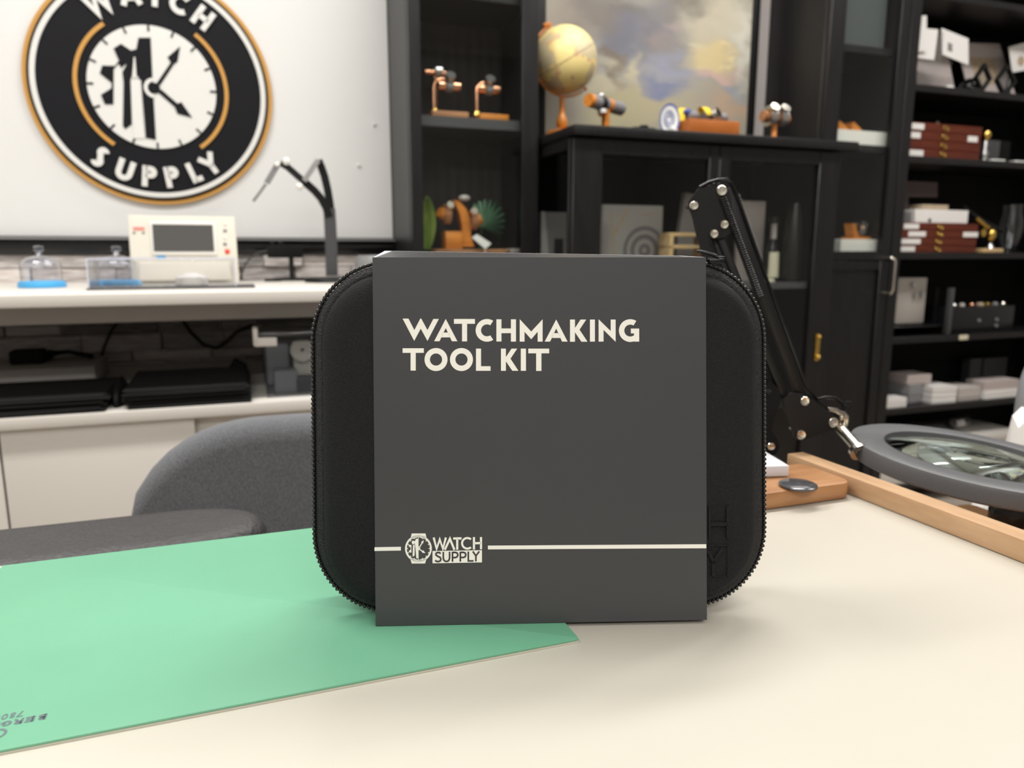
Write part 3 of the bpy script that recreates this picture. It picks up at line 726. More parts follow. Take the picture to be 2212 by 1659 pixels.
# the ring, tilted a little down to the right
RCt = at_y(2104, 983, 0.655); TIL = rad(5.5)
RM = Matrix.Translation(RCt) @ Matrix.Rotation(TIL, 4, 'Y') @ Matrix.Rotation(rad(2.3), 4, 'X')
Ro, Ri = 0.1045, 0.0745
b = B(RM); b.lathe([(Ri, 0.0), (Ri, -0.004), (Ri + 0.001, -0.0165), (Ro - 0.004, -0.0170), (Ro - 0.001, -0.0150), (Ro, -0.004), (Ro - 0.0012, -0.0008), (Ro - 0.003, 0.0), (Ri + 0.0015, 0.0), (Ri, -0.0008)], seg=96, cap0=False, cap1=False)
part('ring_head', b, M_RING, ml, 'grey ring')
b = B(RM); prof = []
for i in range(13): a = i / 12; prof.append((max(1e-4, (Ri - 0.0006) * a), -0.0040 + 0.0115 * (1 - a * a) - 0.0012))
for i in range(12, -1, -1): a = i / 12; prof.append((max(1e-4, (Ri - 0.0006) * a), -0.0065 - 0.0100 * (1 - a * a) - 0.0012))
b.lathe(prof, seg=64, cap0=False, cap1=False)
part('lens', b, M_LENS, ml, 'clear round lens')
tip = RM @ Vector((-Ro, 0, -0.008)); st_ = lp(1808, 918, 0.010)
b = B().tube([st_, tip + Vector((0.002, 0, 0))], 0.0054, 12)
part('connecting_rod', b, M_CHROME, ml, 'nickel rod')
d = (tip - st_).normalized()
part('collar', B().tube([tip - d * 0.004, tip + d * 0.0002], 0.0085, 16), M_CHROME, ml, 'nickel collar')

# ================================================================== chair behind the table, left
ch = thing_s('armchair', 'dark grey fabric chair with a black leather arm, behind the table on the left', 'chair', 0.12, 0.80, 0.0)
# back: a padded shell whose top left corner is rounded, curving round to the near side on the right
def shell_row(off, ztop_d):
    o = []
    for i in range(41):
        u_ = i / 40
        if u_ < 0.5: q_ = (-0.148 + u_ * 2 * 0.373, 0.905 + 0.02 * math.sin(u_ * 2 * PI)); nn = (0, 1)
        else:
            a = rad(90 - (u_ - 0.5) * 2 * 105); q_ = (0.225 + 0.15 * math.cos(a), 0.755 + 0.15 * math.sin(a)); nn = (math.cos(a), math.sin(a))
        o.append((q_[0] + nn[0] * off, q_[1] + nn[1] * off))
    return o
def ztop(i):
    x = i / 40 * 0.746; zt_ = 0.742
    if x < 0.17:
        k = (0.17 - x) / 0.17; zt_ = 0.590 + 0.152 * math.sqrt(max(0, 1 - k ** 2.4))
    if i > 30: zt_ -= 0.05 * ((i - 30) / 10) ** 2
    return zt_
rows = []
inner = shell_row(0, 0); mid = shell_row(0.025, 0); outer = shell_row(0.05, 0)
zb0 = 0.40
for off, dz, bot in [(inner, 0, 0)] + [(shell_row(0.025 - 0.025 * math.cos(rad(a)), 0), 0.030 * (1 - math.sin(rad(a))), 1) for a in range(0, 181, 20)] + [(outer, 0, 0)]:
    if bot:
        if not rows: pass
        rows.append([(off[i][0], off[i][1], ztop(i) - dz) for i in range(41)])
    else: rows.append([(off[i][0], off[i][1], zb0) for i in range(41)])
b = BS(); rows.append(rows[0]); b.rows(rows, False)
for e in (0, 40):
    vs = [b.v(r[e]) for r in rows[:-1]]; b.f(vs if e else vs[::-1])
part('backrest', b, M_FABRIC, ch)
part('seat', BS().rbox(-0.20, 0.30, 0.70, 0.90, 0.40, 0.47, 0.05, 'xy', 0.02), M_FABRIC, ch)
def armpad(t0, t1, s1):
    L = 0.40; b = BS(); o = []
    hw = (t1 - t0) / 2; tm = (t0 + t1) / 2
    out = [(s1 - L, t0)] + [(s1 - 0.075 + 0.075 * math.sin(rad(a)), tm - hw * math.cos(rad(a))) for a in range(0, 181, 10)] + [(s1 - L, t1)]
    def ins(d): 
        c = (s1 - L * .5, tm); return [(p[0] - d * (1 if p[0] > s1 - 0.08 else 0), p[1] + (d if p[1] < tm else -d) * min(1, abs(p[1] - tm) / hw)) for p in out]
    rws = [[(x, y, z) for x, y in ins(d)] for d, z in [(0.012, 0.668), (0.003, 0.670), (0, 0.674), (0, 0.679), (0.0008, 0.6798), (0, 0.6806), (0.0005, 0.688), (0.004, 0.6955), (0.010, 0.6998), (0.020, 0.7012)]]
    return b.rows(rws, True, True, True)
part('arm_pad', armpad(0.648, 0.752, 0.010), M_LEATHER, ch, 'black leather arm pad')
part('arm_post', BS().box(-0.22, -0.17, 0.685, 0.715, 0.38, 0.6685, 0.005), M_BLACK, ch)
part('pedestal', BS().cyl((0.05, 0.80, 0.06), (0.05, 0.80, 0.399), 0.03), M_BLACK, ch)
b = BS()
for k in range(5):
    a = rad(72 * k + 10); b.tube([(0.05, 0.80, 0.07), (0.05 + 0.26 * math.cos(a), 0.80 + 0.26 * math.sin(a), 0.05), (0.05 + 0.28 * math.cos(a), 0.80 + 0.28 * math.sin(a), 0.001)], [0.022, 0.016, 0.018], 10)
part('star_base', b, M_BLACK, ch)

# ================================================================== bench along the sign wall
BT = 0.865; BF = 1.587
be = thing_s('workbench', 'long white wall bench with a thick front edge below the whiteboard', 'bench', -0.55, 1.95, 0.64)
part('bench_top', BS().box(-1.5, 0.442, BF, TW - 0.032, BT - 0.0235, BT, 0.002, 2), M_WHITE, be)
part('apron', BS().box(-1.5, 0.440, BF + 0.09, BF + 0.11, BT - 0.062, BT - 0.0236), M_CARDL, be, 'grey recessed apron')
part('side_panel', BS().box(0.420, 0.441, BF + 0.03, TW - 0.033, 0.6385, BT - 0.024), M_WHITE, be)
part('side_panel', BS().box(-1.5, -1.478, BF + 0.03, TW - 0.033, 0.6385, BT - 0.024), M_WHITE, be)
x0, x1, z0, z1 = rect(338, 675, 441, 690, 1.80)
single_s('cable_box', BS().box(x0, x1, 1.76, 1.86, z0, BT - 0.0238, 0.004), M_GREYP, 'grey box fixed under the white wall bench above the stone wall', 'box', (x0 + x1) / 2, 1.8, z0)
lc = thing_s('low_cabinet', 'long low white cabinet with sliding doors under the wall bench', 'cabinet', -0.55, 1.95, 0.0)
CT = 0.637
part('cabinet_top', BS().box(-1.5, 0.442, BF, TW - 0.032, CT - 0.0235, CT, 0.002, 2), M_WHITE, lc)
part('carcass', BS().box(-1.5, -1.48, BF + 0.03, TW - 0.035, 0.0, CT - 0.024).box(0.42, 0.44, BF + 0.03, TW - 0.035, 0.0, CT - 0.024).box(-1.48, 0.42, TW - 0.05, TW - 0.035, 0.0, CT - 0.024).box(-1.48, 0.42, BF + 0.05, TW - 0.05, 0.04, 0.06), M_WHITE, lc)
sd = S_(421, 930, BF + 0.012)
s2 = S_(6, 1000, BF + 0.012)
part('sliding_door', BS().box(s2, sd, BF + 0.012, BF + 0.026, 0.05, CT - 0.026, 0.0015), M_WHITE, lc)
part('sliding_door', BS().box(-1.46, s2 - 0.004, BF + 0.012, BF + 0.026, 0.05, CT - 0.026, 0.0015), M_WHITE, lc)
part('sliding_door', BS().box(sd - 0.05, 0.418, BF + 0.034, BF + 0.048, 0.05, CT - 0.026, 0.0015), M_WHITE, lc)

# cake-dome dust covers on blue trays
def dome(s, t, label):
    d = thing_s('dust_dome', label, 'cover', s, t, BT, 'blue-based dust domes on the bench')
    C = Matrix.Translation((s, t, BT)); r = 0.0385
    part('tray', BS().lathe([(0.0001, 0.0004), (r * 1.2, 0.0004), (r * 1.24, 0.004), (r * 1.18, 0.013), (r * 1.1, 0.0145), (0.0001, 0.0146)], C, 40), M_BLUE, d, 'blue tray')
    part('cover', BS().lathe([(r * 1.06, 0.0150), (r * 1.06, 0.042), (r * 1.02, 0.052), (r * .9, 0.060), (r * .65, 0.066), (r * .3, 0.069), (0.0001, 0.070)], C, 40, False, False), M_DOME, d, 'clear cover')
    part('knob', BS().lathe([(0.0001, 0.0705), (0.008, 0.071), (0.005, 0.076), (0.006, 0.079), (0.0105, 0.083), (0.0105, 0.088), (0.007, 0.091), (0.0001, 0.092)], C, 24), M_DOME, d, 'clear knob')
p = S_(90, 600, 1.93); dome(p, 1.93, 'clear dust dome on a blue tray standing alone at the left of the bench')
p = S_(256, 600, 1.93); dome(p, 1.93, 'clear dust dome on a blue tray behind the acrylic cover, beside the timing machine')
# dark tray and acrylic cover in front of the second dome
k0 = st(at_z(196, 625, BT)); k1 = st(at_z(548, 613, BT))
single_s('dark_tray', BS().box(k0.x, k0.x + 0.33, 1.745, 1.885, BT + 0.0003, BT + 0.004, 0.001), M_GREYD, 'flat dark grey tray under the clear acrylic cover on the bench', 'tray', k0.x + .16, 1.81, BT)
x0, x1, z0, z1 = rect(190, 563, 508, 624, 1.76)
b = BS(); zt_ = z1; th = 0.003; zf = BT + 0.0044; tb_ = 1.88; s0_, s1_ = x0, x1
b.box(s0_, s1_, 1.757, 1.760, zf, zt_, 0.0006, 1).box(s0_, s1_, tb_ - th, tb_, zf, zt_, 0.0006, 1).box(s0_, s0_ + th, 1.760, tb_ - th, zf, zt_).box(s1_ - th, s1_, 1.760, tb_ - th, zf, zt_).box(s0_, s1_, 1.757, tb_, zt_, zt_ + th, 0.0006, 1)
ac = thing_s('acrylic_cover', 'long clear acrylic box cover on the bench in front of the timing machine', 'cover', (x0 + x1) / 2, 1.82, zf)
part('clear_box', b, M_ACRYL, ac)
b = BS(); e_ = .0022
for t_ in (1.757, tb_):
    b.box(s0_, s1_, t_ - e_ / 2, t_ + e_ / 2, zt_ + .0031, zt_ + .0031 + e_)
    for s_ in (s0_, s1_): b.box(s_ - e_ / 2, s_ + e_ / 2, t_ - e_ / 2, t_ + e_ / 2, zf, zt_ + .003)
b.box(s0_, s0_ + .0005, 1.758, tb_, zf, zf + .012)
part('polished_edges', b, mat('acrylic_edge', (.62, .65, .80), .3), ac, 'pale bluish polished edges')
p = S_(415, 610, 1.80)
wp = thing_s('white_pot', 'small white lidded pot inside the clear acrylic cover', 'pot', p, 1.80, BT + 0.0042)
C = Matrix.Translation((p, 1.80, BT + 0.0043))
part('body', BS().lathe([(0.0001, 0.0002), (0.031, 0.0002), (0.034, 0.003), (0.034, 0.016), (0.0001, 0.0162)], C, 32), M_BEIGEL, wp)
part('lid', BS().lathe([(0.0001, 0.0164), (0.033, 0.0164), (0.032, 0.020), (0.022, 0.022), (0.020, 0.027), (0.0001, 0.028)], C, 32), M_WHITEP, wp)
# timing machine
TGT = 2.06
x0, x1, z0, z1 = rect(279, 466, 512, 608, TGT)
tg = thing_s('timing_machine', 'beige watch timing machine with a dark screen on the bench', 'machine', (x0 + x1) / 2, TGT + .04, BT)
tl = math.tan(rad(6))
TG = RST @ Matrix.Translation((x0, TGT, BT)) @ Matrix(((1, 0, 0, 0), (0, 1, tl, 0), (0, 0, 1, 0), (0, 0, 0, 1)))
wdt = x1 - x0; hgt_ = z1 - BT
def tgp(x, y): q = at_t(x, y, TGT + 0.006); return (q.x - x0, q.z - BT)
b = B(TG); b.rbox(0, wdt, 0, 0.075, 0.0005, hgt_, 0.004, 'xz', 0.002)
part('housing', b, M_BEIGE, tg)
a = tgp(322, 477); c = tgp(470, 551)
b = B(TG); b.box(a[0], c[0], -0.004, -0.0002, c[1], a[1], 0.002)
bz = part('screen_bezel', b, M_BEIGEL, tg)
a = tgp(328, 484); c = tgp(463, 543)
part('screen', B(TG).box(a[0], c[0], -0.0052, -0.0042, c[1], a[1]), M_SCREEN, bz, 'dark blank screen')
for i, y in enumerate([483, 498, 513, 527]):
    a = tgp(486, y); part('button', B(TG).box(a[0] - .0045, a[0] + .0045, -0.002, -0.0002, a[1] - .0032, a[1] + .0032, .001), M_GREYP if i % 2 else M_BEIGEL, tg)
a = tgp(491, 543); C = TG @ Matrix.Translation((a[0], -0.0002, a[1])) @ Matrix.Rotation(rad(90), 4, 'X')
part('red_button', B(C).lathe([(0.0062, 0), (0.0062, 0.002), (0.004, 0.0035), (0.0001, 0.0038)], seg=20), M_RED, tg, 'round red button')
a = tgp(286, 490); c = tgp(312, 498); part('badge', B(TG).box(a[0], c[0], -0.0006, -0.0001, c[1], a[1]), mat('faded_red', (.72, .27, .22), .5), tg, 'small red badge')
for xx in (289, 309):
    a = tgp(xx, 503); part('indicator', B(TG).box(a[0] - .003, a[0] + .003, -0.0006, -0.0001, a[1] - .002, a[1] + .002), M_GREYD, tg)
a = tgp(338, 552); c = tgp(358, 558); part('sticker', B(TG).box(a[0], c[0], -0.0006, -0.0001, c[1], a[1]), M_BLUE, tg, 'small blue sticker')
a = tgp(300, 566); c = tgp(500, 604)
part('front_ledge', B(TG).rbox(a[0], c[0], -0.016, -0.0003, max(0.004, c[1]), a[1], 0.004, 'xz', 0.003), M_BEIGE, tg)
# little black stand (timing microphone) right of it
MT = 2.16
def q2(x, y): return S_(x, y, MT), Z_(x, y, MT)
mc = thing_s('microphone_stand', 'small black clamp microphone on a foot, right of the timing machine', 'stand', q2(628, 600)[0], MT, BT)
x0, x1, z0, z1 = rect(578, 530, 652, 557, MT)
part('head', BS().box(x0, x1, MT - 0.02, MT + 0.02, z0, z1, 0.003), M_BLACKM, mc)
a0 = q2(585, 526)[0]; a1 = q2(603, 526)[0]; zz = z1
part('clamp_jaw', BS().box(a0, a0 + 0.009, MT - .012, MT + .012, zz + .0002, zz + .014, .002).box(a1, a1 + .008, MT - .012, MT + .012, zz + .0002, zz + .012, .002), M_BLACK, mc)
sx = q2(630, 580)[0]
part('stem', BS().cyl((sx, MT, BT + 0.008), (sx, MT, z0), 0.0065), M_BLACK, mc)
part('foot', BS().box(sx - 0.05, sx + 0.045, MT - 0.012, MT + 0.012, BT + 0.0004, BT + 0.0085, 0.003).box(sx - 0.075, sx - 0.03, MT - 0.05, MT - 0.03, BT + 0.0004, BT + 0.008, 0.003).box(sx - 0.05, sx - 0.03, MT - 0.04, MT + 0.01, BT + 0.0004, BT + 0.008, 0.003), M_BLACK, mc)
part('cord', BS().tube([(x0, MT, z0 + .02)] + [(S_(x, y, MT), MT, Z_(x, y, MT)) for x, y in [(560, 545), (545, 553), (530, 570)]] + [(S_(516, 585, MT), MT + .01, BT + .003)], 0.0022, 6), M_GREYD, mc)
# forked black task lamp
DT = 2.03
def q3(x, y, d=0.0): return (S_(x, y, DT), DT + d, Z_(x, y, DT))
dl = thing_s('task_lamp', 'black forked task lamp with two folded light bars on the bench', 'lamp', q3(715, 560)[0], DT, BT)
bx_ = q3(716, 590)[0]
part('base', BS().cyl((bx_, DT, BT + 0.0004), (bx_, DT, BT + 0.012), 0.07, 0.066, 36), M_BLACK, dl)
def flat(pts, wpx, d=0.0):
    b = BS(); P = [Vector(q3(x, y, d)) for x, y in pts]; h = wpx / F * 2.3 / 2
    rws = []
    for k, p_ in enumerate(P):
        a = P[max(0, k - 1)]; c = P[min(len(P) - 1, k + 1)]; d_ = (c - a).normalized(); n = Vector((-d_.z, 0, d_.x))
        hh = h[k] if isinstance(h, list) else h
        rws.append([p_ + n * hh + Vector((0, -.006, 0)), p_ + n * hh + Vector((0, .006, 0)), p_ - n * hh + Vector((0, .006, 0)), p_ - n * hh + Vector((0, -.006, 0))])
    return b.rows([[tuple(v) for v in r] for r in rws], True, True, True)
part('stem', flat([(717, 596), (716, 560), (715, 520), (713, 480), (711, 450)], 21), M_GREYD, dl)
part('fork_arm', flat([(711, 470), (704, 448), (693, 428), (680, 413), (668, 402), (656, 392)], 13, -.001), M_BLACKM, dl)
part('fork_arm', flat([(716, 470), (713, 440), (708, 410), (701, 380), (694, 360), (688, 346)], 13, .002), M_BLACKM, dl)
part('light_bar', flat([(658, 394), (640, 378), (622, 362), (606, 352)], 11, -.002), M_BLACK, dl)
part('light_bar', flat([(600, 355), (588, 376), (576, 396)], 10, -.004), M_GREYP, dl, 'grey folded end')
part('light_bar', flat([(574, 398), (560, 418), (547, 435)], 5, -.004), M_GREYP, dl, 'thin grey tip')
part('light_bar', flat([(686, 347), (672, 368), (656, 392)], 9, -.010), M_STEEL, dl, 'bright metal bar')
for x, y in [(618, 350), (646, 404), (598, 357)]:
    part('hinge_knob', BS().ball(q3(x, y, -.012), 0.0095 if x != 598 else 0.006), M_BEIGEL, dl, 'pale hinge knob')
# grey bowl at the right end of the bench
gx = S_(818, 545, 1.95)
bw = thing_s('grey_bowl', 'rounded grey bowl with a dark hollow at the right end of the bench', 'bowl', gx, 1.95, BT)
C = Matrix.Translation((gx, 1.95, BT))
part('body', BS().lathe([(0.0001, 0.0004), (0.04, 0.0004), (0.056, 0.01), (0.062, 0.035), (0.060, 0.058), (0.052, 0.070), (0.045, 0.070), (0.043, 0.062)], C, 40, True, False), M_GREYP, bw)
part('hollow', BS().lathe([(0.043, 0.062), (0.036, 0.045), (0.0001, 0.040)], C, 40, False, True), M_BLACKM, bw, 'dark hollow')

# ------------------------------------------------------------------ on the low cabinet
M_FOLD = mat('black_card', (0.013, 0.0125, 0.0125), 0.6, spec=0.3)
def sheets(n, s0, s1, t0, t1, z, th, rot, word, group):
    rnd_ = random.Random(n * 7)
    first = None
    for k in range(n):
        w_ = (s1 - s0); d_ = (t1 - t0)
        loc = W((s0 + s1) / 2 + rnd_.uniform(-.007, .007), (t0 + t1) / 2 + rnd_.uniform(-.008, .008), z + k * th)
        lab = word(k, n)
        if first is None:
            R = Matrix.Translation(loc) @ Matrix.Rotation(ANG + rot, 4, 'Z')
            b = B(R); b.box(-w_ / 2, w_ / 2, -d_ / 2, d_ / 2, 0.0002, th - 0.0008, 0.0005, 1)
            first = single('card_folder', b, M_FOLD, lab, 'folder', loc, ANG + rot, group)
            o = first
        else: o = dup(first, loc, lab)
        o.rotation_euler.z = ANG + rot + rnd_.uniform(-.012, .012)
ORD = ['bottom', 'second', 'third', 'fourth', 'fifth', 'sixth', 'seventh', 'eighth', 'ninth', 'tenth', 'eleventh', 'twelfth']
def wd2(k, n): return 'black card folder on the low cabinet, ' + ('topmost' if k == n - 1 else 'bottom' if k == 0 else ORD[k] + ' from the bottom') + ' of the right stack'
def wd1(k, n): return 'black card folder on the low cabinet, ' + ('topmost' if k == n - 1 else 'bottom' if k == 0 else ORD[k] + ' from the bottom') + ' of the left stack'
sheets(11, -0.226, 0.004, 1.600, 1.87, CT, 0.0034, 0.0, wd2, 'black card folders in the right stack')
sheets(9, -0.62, -0.262, 1.598, 1.83, CT, 0.0036, 0.0, wd1, 'black card folders in the left stack')
x0, x1, z0, z1 = rect(-40, 792, 212, 815, 1.96)
single_s('grey_carton', BS().box(x0, x1, 1.92, 2.12, CT + .0003, z1, .003), M_CARDL, 'flat grey carton behind the left stack of black folders', 'box', x0 + .1, 2.0, CT)
CZ = z1
p = at_t(64, 780, 2.03)
single_s('power_adapter', BS().box(p.x - .035, p.x + .035, 2.0, 2.05, CZ + .0003, CZ + .034, .006), M_BLACKM, 'black power adapter sitting on the flat grey carton', 'adapter', p.x, 2.02, CZ)
pa = lambda x, y, t: tuple(at_t(x, y, t))
single_s('plug_lead', BS().tube([(at_t(104, 775, 2.06).x, 2.06, CZ + .012), pa(105, 765, 2.10), pa(125, 762, 2.12), (at_t(150, 775, 2.1).x, 2.10, CZ + .016), (at_t(190, 775, 2.1).x, 2.08, CZ + .008), (at_t(205, 775, 2.1).x, 2.06, CZ + .0062)], [.012, .012, .006, .005, .006, .006], 8), M_BLACKM,
         'black plug with a short lead on the grey carton, right of the adapter', 'cable', at_t(104, 775, 2.06).x, 2.06, CZ)
p0 = at_t(262, 680, 2.24)
single_s('hanging_cable', BS().tube([(p0.x, 2.24, BT - .0242), pa(262, 685, 2.24), pa(240, 715, 2.24), pa(225, 750, 2.235), pa(213, 790, 2.2), (at_t(212, 815, 2.17).x, 2.17, CT + .004)], .004, 8), M_BLACK,
         'thin black cable hanging on the stone wall above the grey carton', 'cable', p0.x, 2.24, CT)
p0 = at_t(390, 682, 2.2)
single_s('hanging_cable', BS().tube([(p0.x, 2.2, BT - .0242), pa(392, 688, 2.2), pa(412, 718, 2.22), pa(440, 745, 2.24), pa(468, 752, 2.24), pa(490, 738, 2.24), pa(512, 716, 2.24), pa(545, 703, 2.24), pa(580, 703, 2.24)], .005, 8), M_BLACK,
         'thick black cable looping down the stone wall from the grey under-bench box', 'cable', p0.x, 2.2, BT)
# crumpled black cloth bag between the stacks
b = BS(); sx0 = -0.246
rnd2 = random.Random(5); rws = []
for i in range(9):
    a = i / 8; z = CT + .0006 + 0.05 * a; r_ = 0.014 + .004 * math.sin(a * 3.1) - .010 * a
    rws.append([(sx0 + (r_ * (1 + rnd2.uniform(-.15, .15))) * math.cos(2 * PI * k / 14) * .95, 1.70 + (r_ * 5.5) * math.sin(2 * PI * k / 14), z + rnd2.uniform(-.001, .001) * (i > 0)) for k in range(14)])
single_s('cloth_bag', b.rows(rws, True, True, True), M_BLACKM, 'crumpled black cloth bag squeezed between the two stacks of folders', 'bag', sx0, 1.70, CT)
x = S_(548, 845, 1.80)
single_s('black_strap', BS().tube([(x - .045, 1.90, CT + .03), (x - .035, 1.885, CT + .045), (x - .02, 1.88, CT + .035), (x - .014, 1.88, CT + .012), (x - .006, 1.88, CT + .0065)], [.008, .010, .010, .008, .006], 8), M_BLACK,
         'black strap end lying beside the right stack, left of the clear bin', 'strap', x, 1.86, CT)
# clear bin with a pale latch and a few things inside
BN = 1.63
bn = thing_s('storage_bin', 'clear plastic storage bin with a pale lid at the end of the low cabinet', 'bin', S_(640, 860, BN), BN + .1, CT)
sL = S_(578, 860, BN); sT = S_(566, 745, BN); sR = sL + 0.26; zR = Z_(640, 738, BN)
th = 0.002
def frus(i, z): return [(sL - (sL - sT) * (z - CT) / (zR - CT) + i, BN + i, z), (sR + .012 - i, BN + i, z), (sR + .012 - i, BN + .30 - i, z), (sL - (sL - sT) * (z - CT) / (zR - CT) + i, BN + .30 - i, z)]
b = BS(); b.rows([frus(0, CT + .0006), frus(0, zR), frus(th, zR), frus(th, CT + .0026)], True, True, True)
part('tub', b, M_CLEARP, bn, 'clear tub')
part('lid', BS().box(sT - .006, sR + .02, BN - .008, BN + .31, zR + .0004, zR + .022, .004), M_CLEARP, bn, 'clear lid')
lx0 = S_(549, 735, BN - .01); lx1 = S_(598, 735, BN - .01)
part('latch', BS().box(lx0, lx1, BN - .018, BN - .009, Z_(570, 748, BN - .01), Z_(570, 729, BN - .01), .003).box(lx0 - .002, lx0 + .008, BN - .018, BN + .05, Z_(556, 748, BN - .01), Z_(556, 710, BN - .01), .003), M_WHITE, bn, 'pale latch')
x = S_(655, 800, BN + .10)
gd = single_s('gear_disc', BS().ring((0, 0), 0.004, 0.026, .006, Matrix.Translation((x, BN + .10, CT + .087)) @ Matrix.Rotation(rad(80), 4, 'X')).box(x - .02, x + .02, BN + .101, BN + .109, CT + .003, CT + .085, .002), M_BEIGE, 'pale round disc standing inside the clear bin', 'disc', x, BN + .1, CT)
for x, y, t, w_, h_, d_, mm, lab in [(618, 840, BN + .05, .05, .05, .05, mat('grey_packet', (.22, .225, .24), .5), 'dark grey packet lying inside the clear bin at its left'), (672, 848, BN + .04, .06, .035, .04, M_GREYD, 'black packet inside the clear bin in front of the pale disc'),
                                 (600, 800, BN + .17, .05, .095, .06, mat('light_packet', (.42, .42, .43), .5), 'grey upright packet at the back left inside the clear bin')]:
    s = max(S_(x, y, t), sL + .03); single_s('packet', BS().box(s - w_ / 2, s + w_ / 2, t - d_ / 2, t + d_ / 2, CT + .0030, CT + .003 + h_, .004), mm, lab, 'packet', s, t, CT + .003, 'packets in the clear bin')

# ================================================================== tall glass cabinet left of the sideboard
def frame_door(parent, s0, s1, z0, z1, t, st_l, st_r, top, bot, thick=0.022, glass=True, name='door'):
    b = BS()
    b.box(s0, s0 + st_l, t, t + thick, z0, z1, 0.0015, 1).box(s1 - st_r, s1, t, t + thick, z0, z1, 0.0015, 1)
    b.box(s0 + st_l + .0001, s1 - st_r - .0001, t + .001, t + thick - .001, z1 - top, z1, 0.001, 1).box(s0 + st_l + .0001, s1 - st_r - .0001, t + .001, t + thick - .001, z0, z0 + bot, 0.001, 1)
    d = part(name, b, M_WOODB, parent)
    g = BS().box(s0 + st_l - .004, s1 - st_r + .004, t + thick * .45, t + thick * .55, z0 + bot - .004, z1 - top + .004)
    part('glass_pane' if glass else 'door_panel', g, M_GLASS if glass else M_WOODB, d)
    return d
def carcass(parent, s0, s1, t0, t1, z1, th=0.018, left=True):
    b = BS()
    if left: b.box(s0, s0 + th, t0, t1, 0, z1, 0.001, 1)
    b.box(s1 - th, s1, t0, t1, 0, z1, 0.001, 1)
    b.box(s0 + th, s1 - th, t0, t1, z1 - th, z1).box(s0 + th, s1 - th, t0 + .01, t1, 0.05, 0.068)
    part('carcass', b, M_WOODB, parent)
    part('back_panel', BS().box(s0 + th, s1 - th, t1 - 0.008, t1 - .002, 0.068, z1 - th), M_BACKP, parent)
C1T = 2.02; c0, c1 = S_(886, 300, C1T), S_(1164, 300, C1T)
dc = thing_s('glass_cabinet', 'tall narrow black-brown glass door cabinet between the whiteboard and the sideboard', 'cabinet', (c0 + c1) / 2, 2.15, 0)
carcass(dc, c0, c1, C1T + 0.0225, TW - 0.002, 2.02)
frame_door(dc, c0 + .001, c1 - .001, 0.08, 2.01, C1T, S_(911, 300, C1T) - c0, c1 - S_(1129, 300, C1T), 0.05, 0.06)
SH1 = Z_(1020, 256, C1T + .04); SH2 = Z_(1020, 549, C1T + .04)
for z in (SH1, SH2, 1.64, 0.52):
    part('shelf', BS().box(c0 + .0185, c1 - .0185, C1T + .03, TW - .012, z - 0.028, z, 0.001, 1), M_GREYD if z == SH1 else M_WOODB, dc)
# two copper-pipe watch stands
def copper_stand(xb0, xb1, yb, xp, ytop, xe, label, mw):
    t = 2.12
    s0, s1 = S_(xb0, yb, t), S_(xb1, yb, t); z = SH1
    r = thing_s('pipe_watch_stand', label, 'stand', (s0 + s1) / 2, t, z, 'copper pipe watch stands in the glass cabinet')
    part('base', BS().box(s0, s1, t - .045, t + .045, z + .0004, z + .019, .002), mw, r, 'wooden base')
    sp_ = S_(xp, (yb + ytop) / 2, t); zt_ = Z_(xp, ytop, t); se = S_(xe, ytop, t)
    part('flange', BS().cyl((sp_, t, z + .0194), (sp_, t, z + .030), .013, .010), M_BRASS, r)
    part('pipe', BS().tube([(sp_, t, z + .03), (sp_, t, zt_ - .025), (sp_ + .003, t, zt_ - .012), (sp_ + .012, t, zt_ - .003), (sp_ + .025, t, zt_), (se, t, zt_)], .0065, 14), M_COPPER, r, 'bent copper pipe')
    b = BS()
    for dx in (-.021, .021): b.cyl((se + .008 + dx - .010, t, zt_ - .016), (se + .008 + dx + .010, t, zt_ - .016), .013, .013, 20)
    b.cyl((se - .02, t, zt_ - .016), (se + .036, t, zt_ - .016), .008)
    part('cross_bar', b, M_COPPER, r, 'copper cross bar')
    w_ = part('watch', BS().rows([[(se + .008 + e, t + q * math.cos(a), zt_ - .016 + q * math.sin(a)) for a in [2 * PI * k / 24 for k in range(24)]] for e, q in [(-.009, .012), (-.009, .017), (.009, .017), (.009, .012), (-.009, .012)]]), M_GREYP, r, 'wrist watch with a steel case')
    part('watch_case', BS().cyl((se + .008, t - .012, zt_ + .004), (se + .008, t - .02, zt_ + .010), .015, .014, 24), M_STEEL, w_)
    return r
copper_stand(925, 1003, 250, 937, 170, 964, 'left copper pipe watch stand with two watches in the glass cabinet', M_BROWNW)
copper_stand(1027, 1088, 256, 1030, 178, 1050, 'right copper pipe watch stand on an orange base in the glass cabinet', M_ORANGEW)
# a second, higher watch behind the left stand
t = 2.20; x = S_(940, 160, t); z = SH1
r = thing_s('pipe_watch_stand', 'taller copper watch stand at the back left of the cabinet shelf', 'stand', x, t, z, 'copper pipe watch stands in the glass cabinet')
part('pipe', BS().tube([(x, t, z + .0004), (x, t, Z_(940, 165, t))], .006, 12), M_COPPER, r)
part('cross_bar', BS().cyl((x - .03, t, Z_(940, 162, t) + .006), (x + .03, t, Z_(940, 162, t) + .006), .009), M_COPPER, r)
part('watch', BS().rows([[(x + .008 + e, t + q * math.cos(a), Z_(940, 158, t) + .004 + q * math.sin(a)) for a in [2 * PI * k / 20 for k in range(20)]] for e, q in [(-.009, .013), (-.009, .02), (.009, .02), (.009, .013), (-.009, .013)]]), M_STEEL, r)
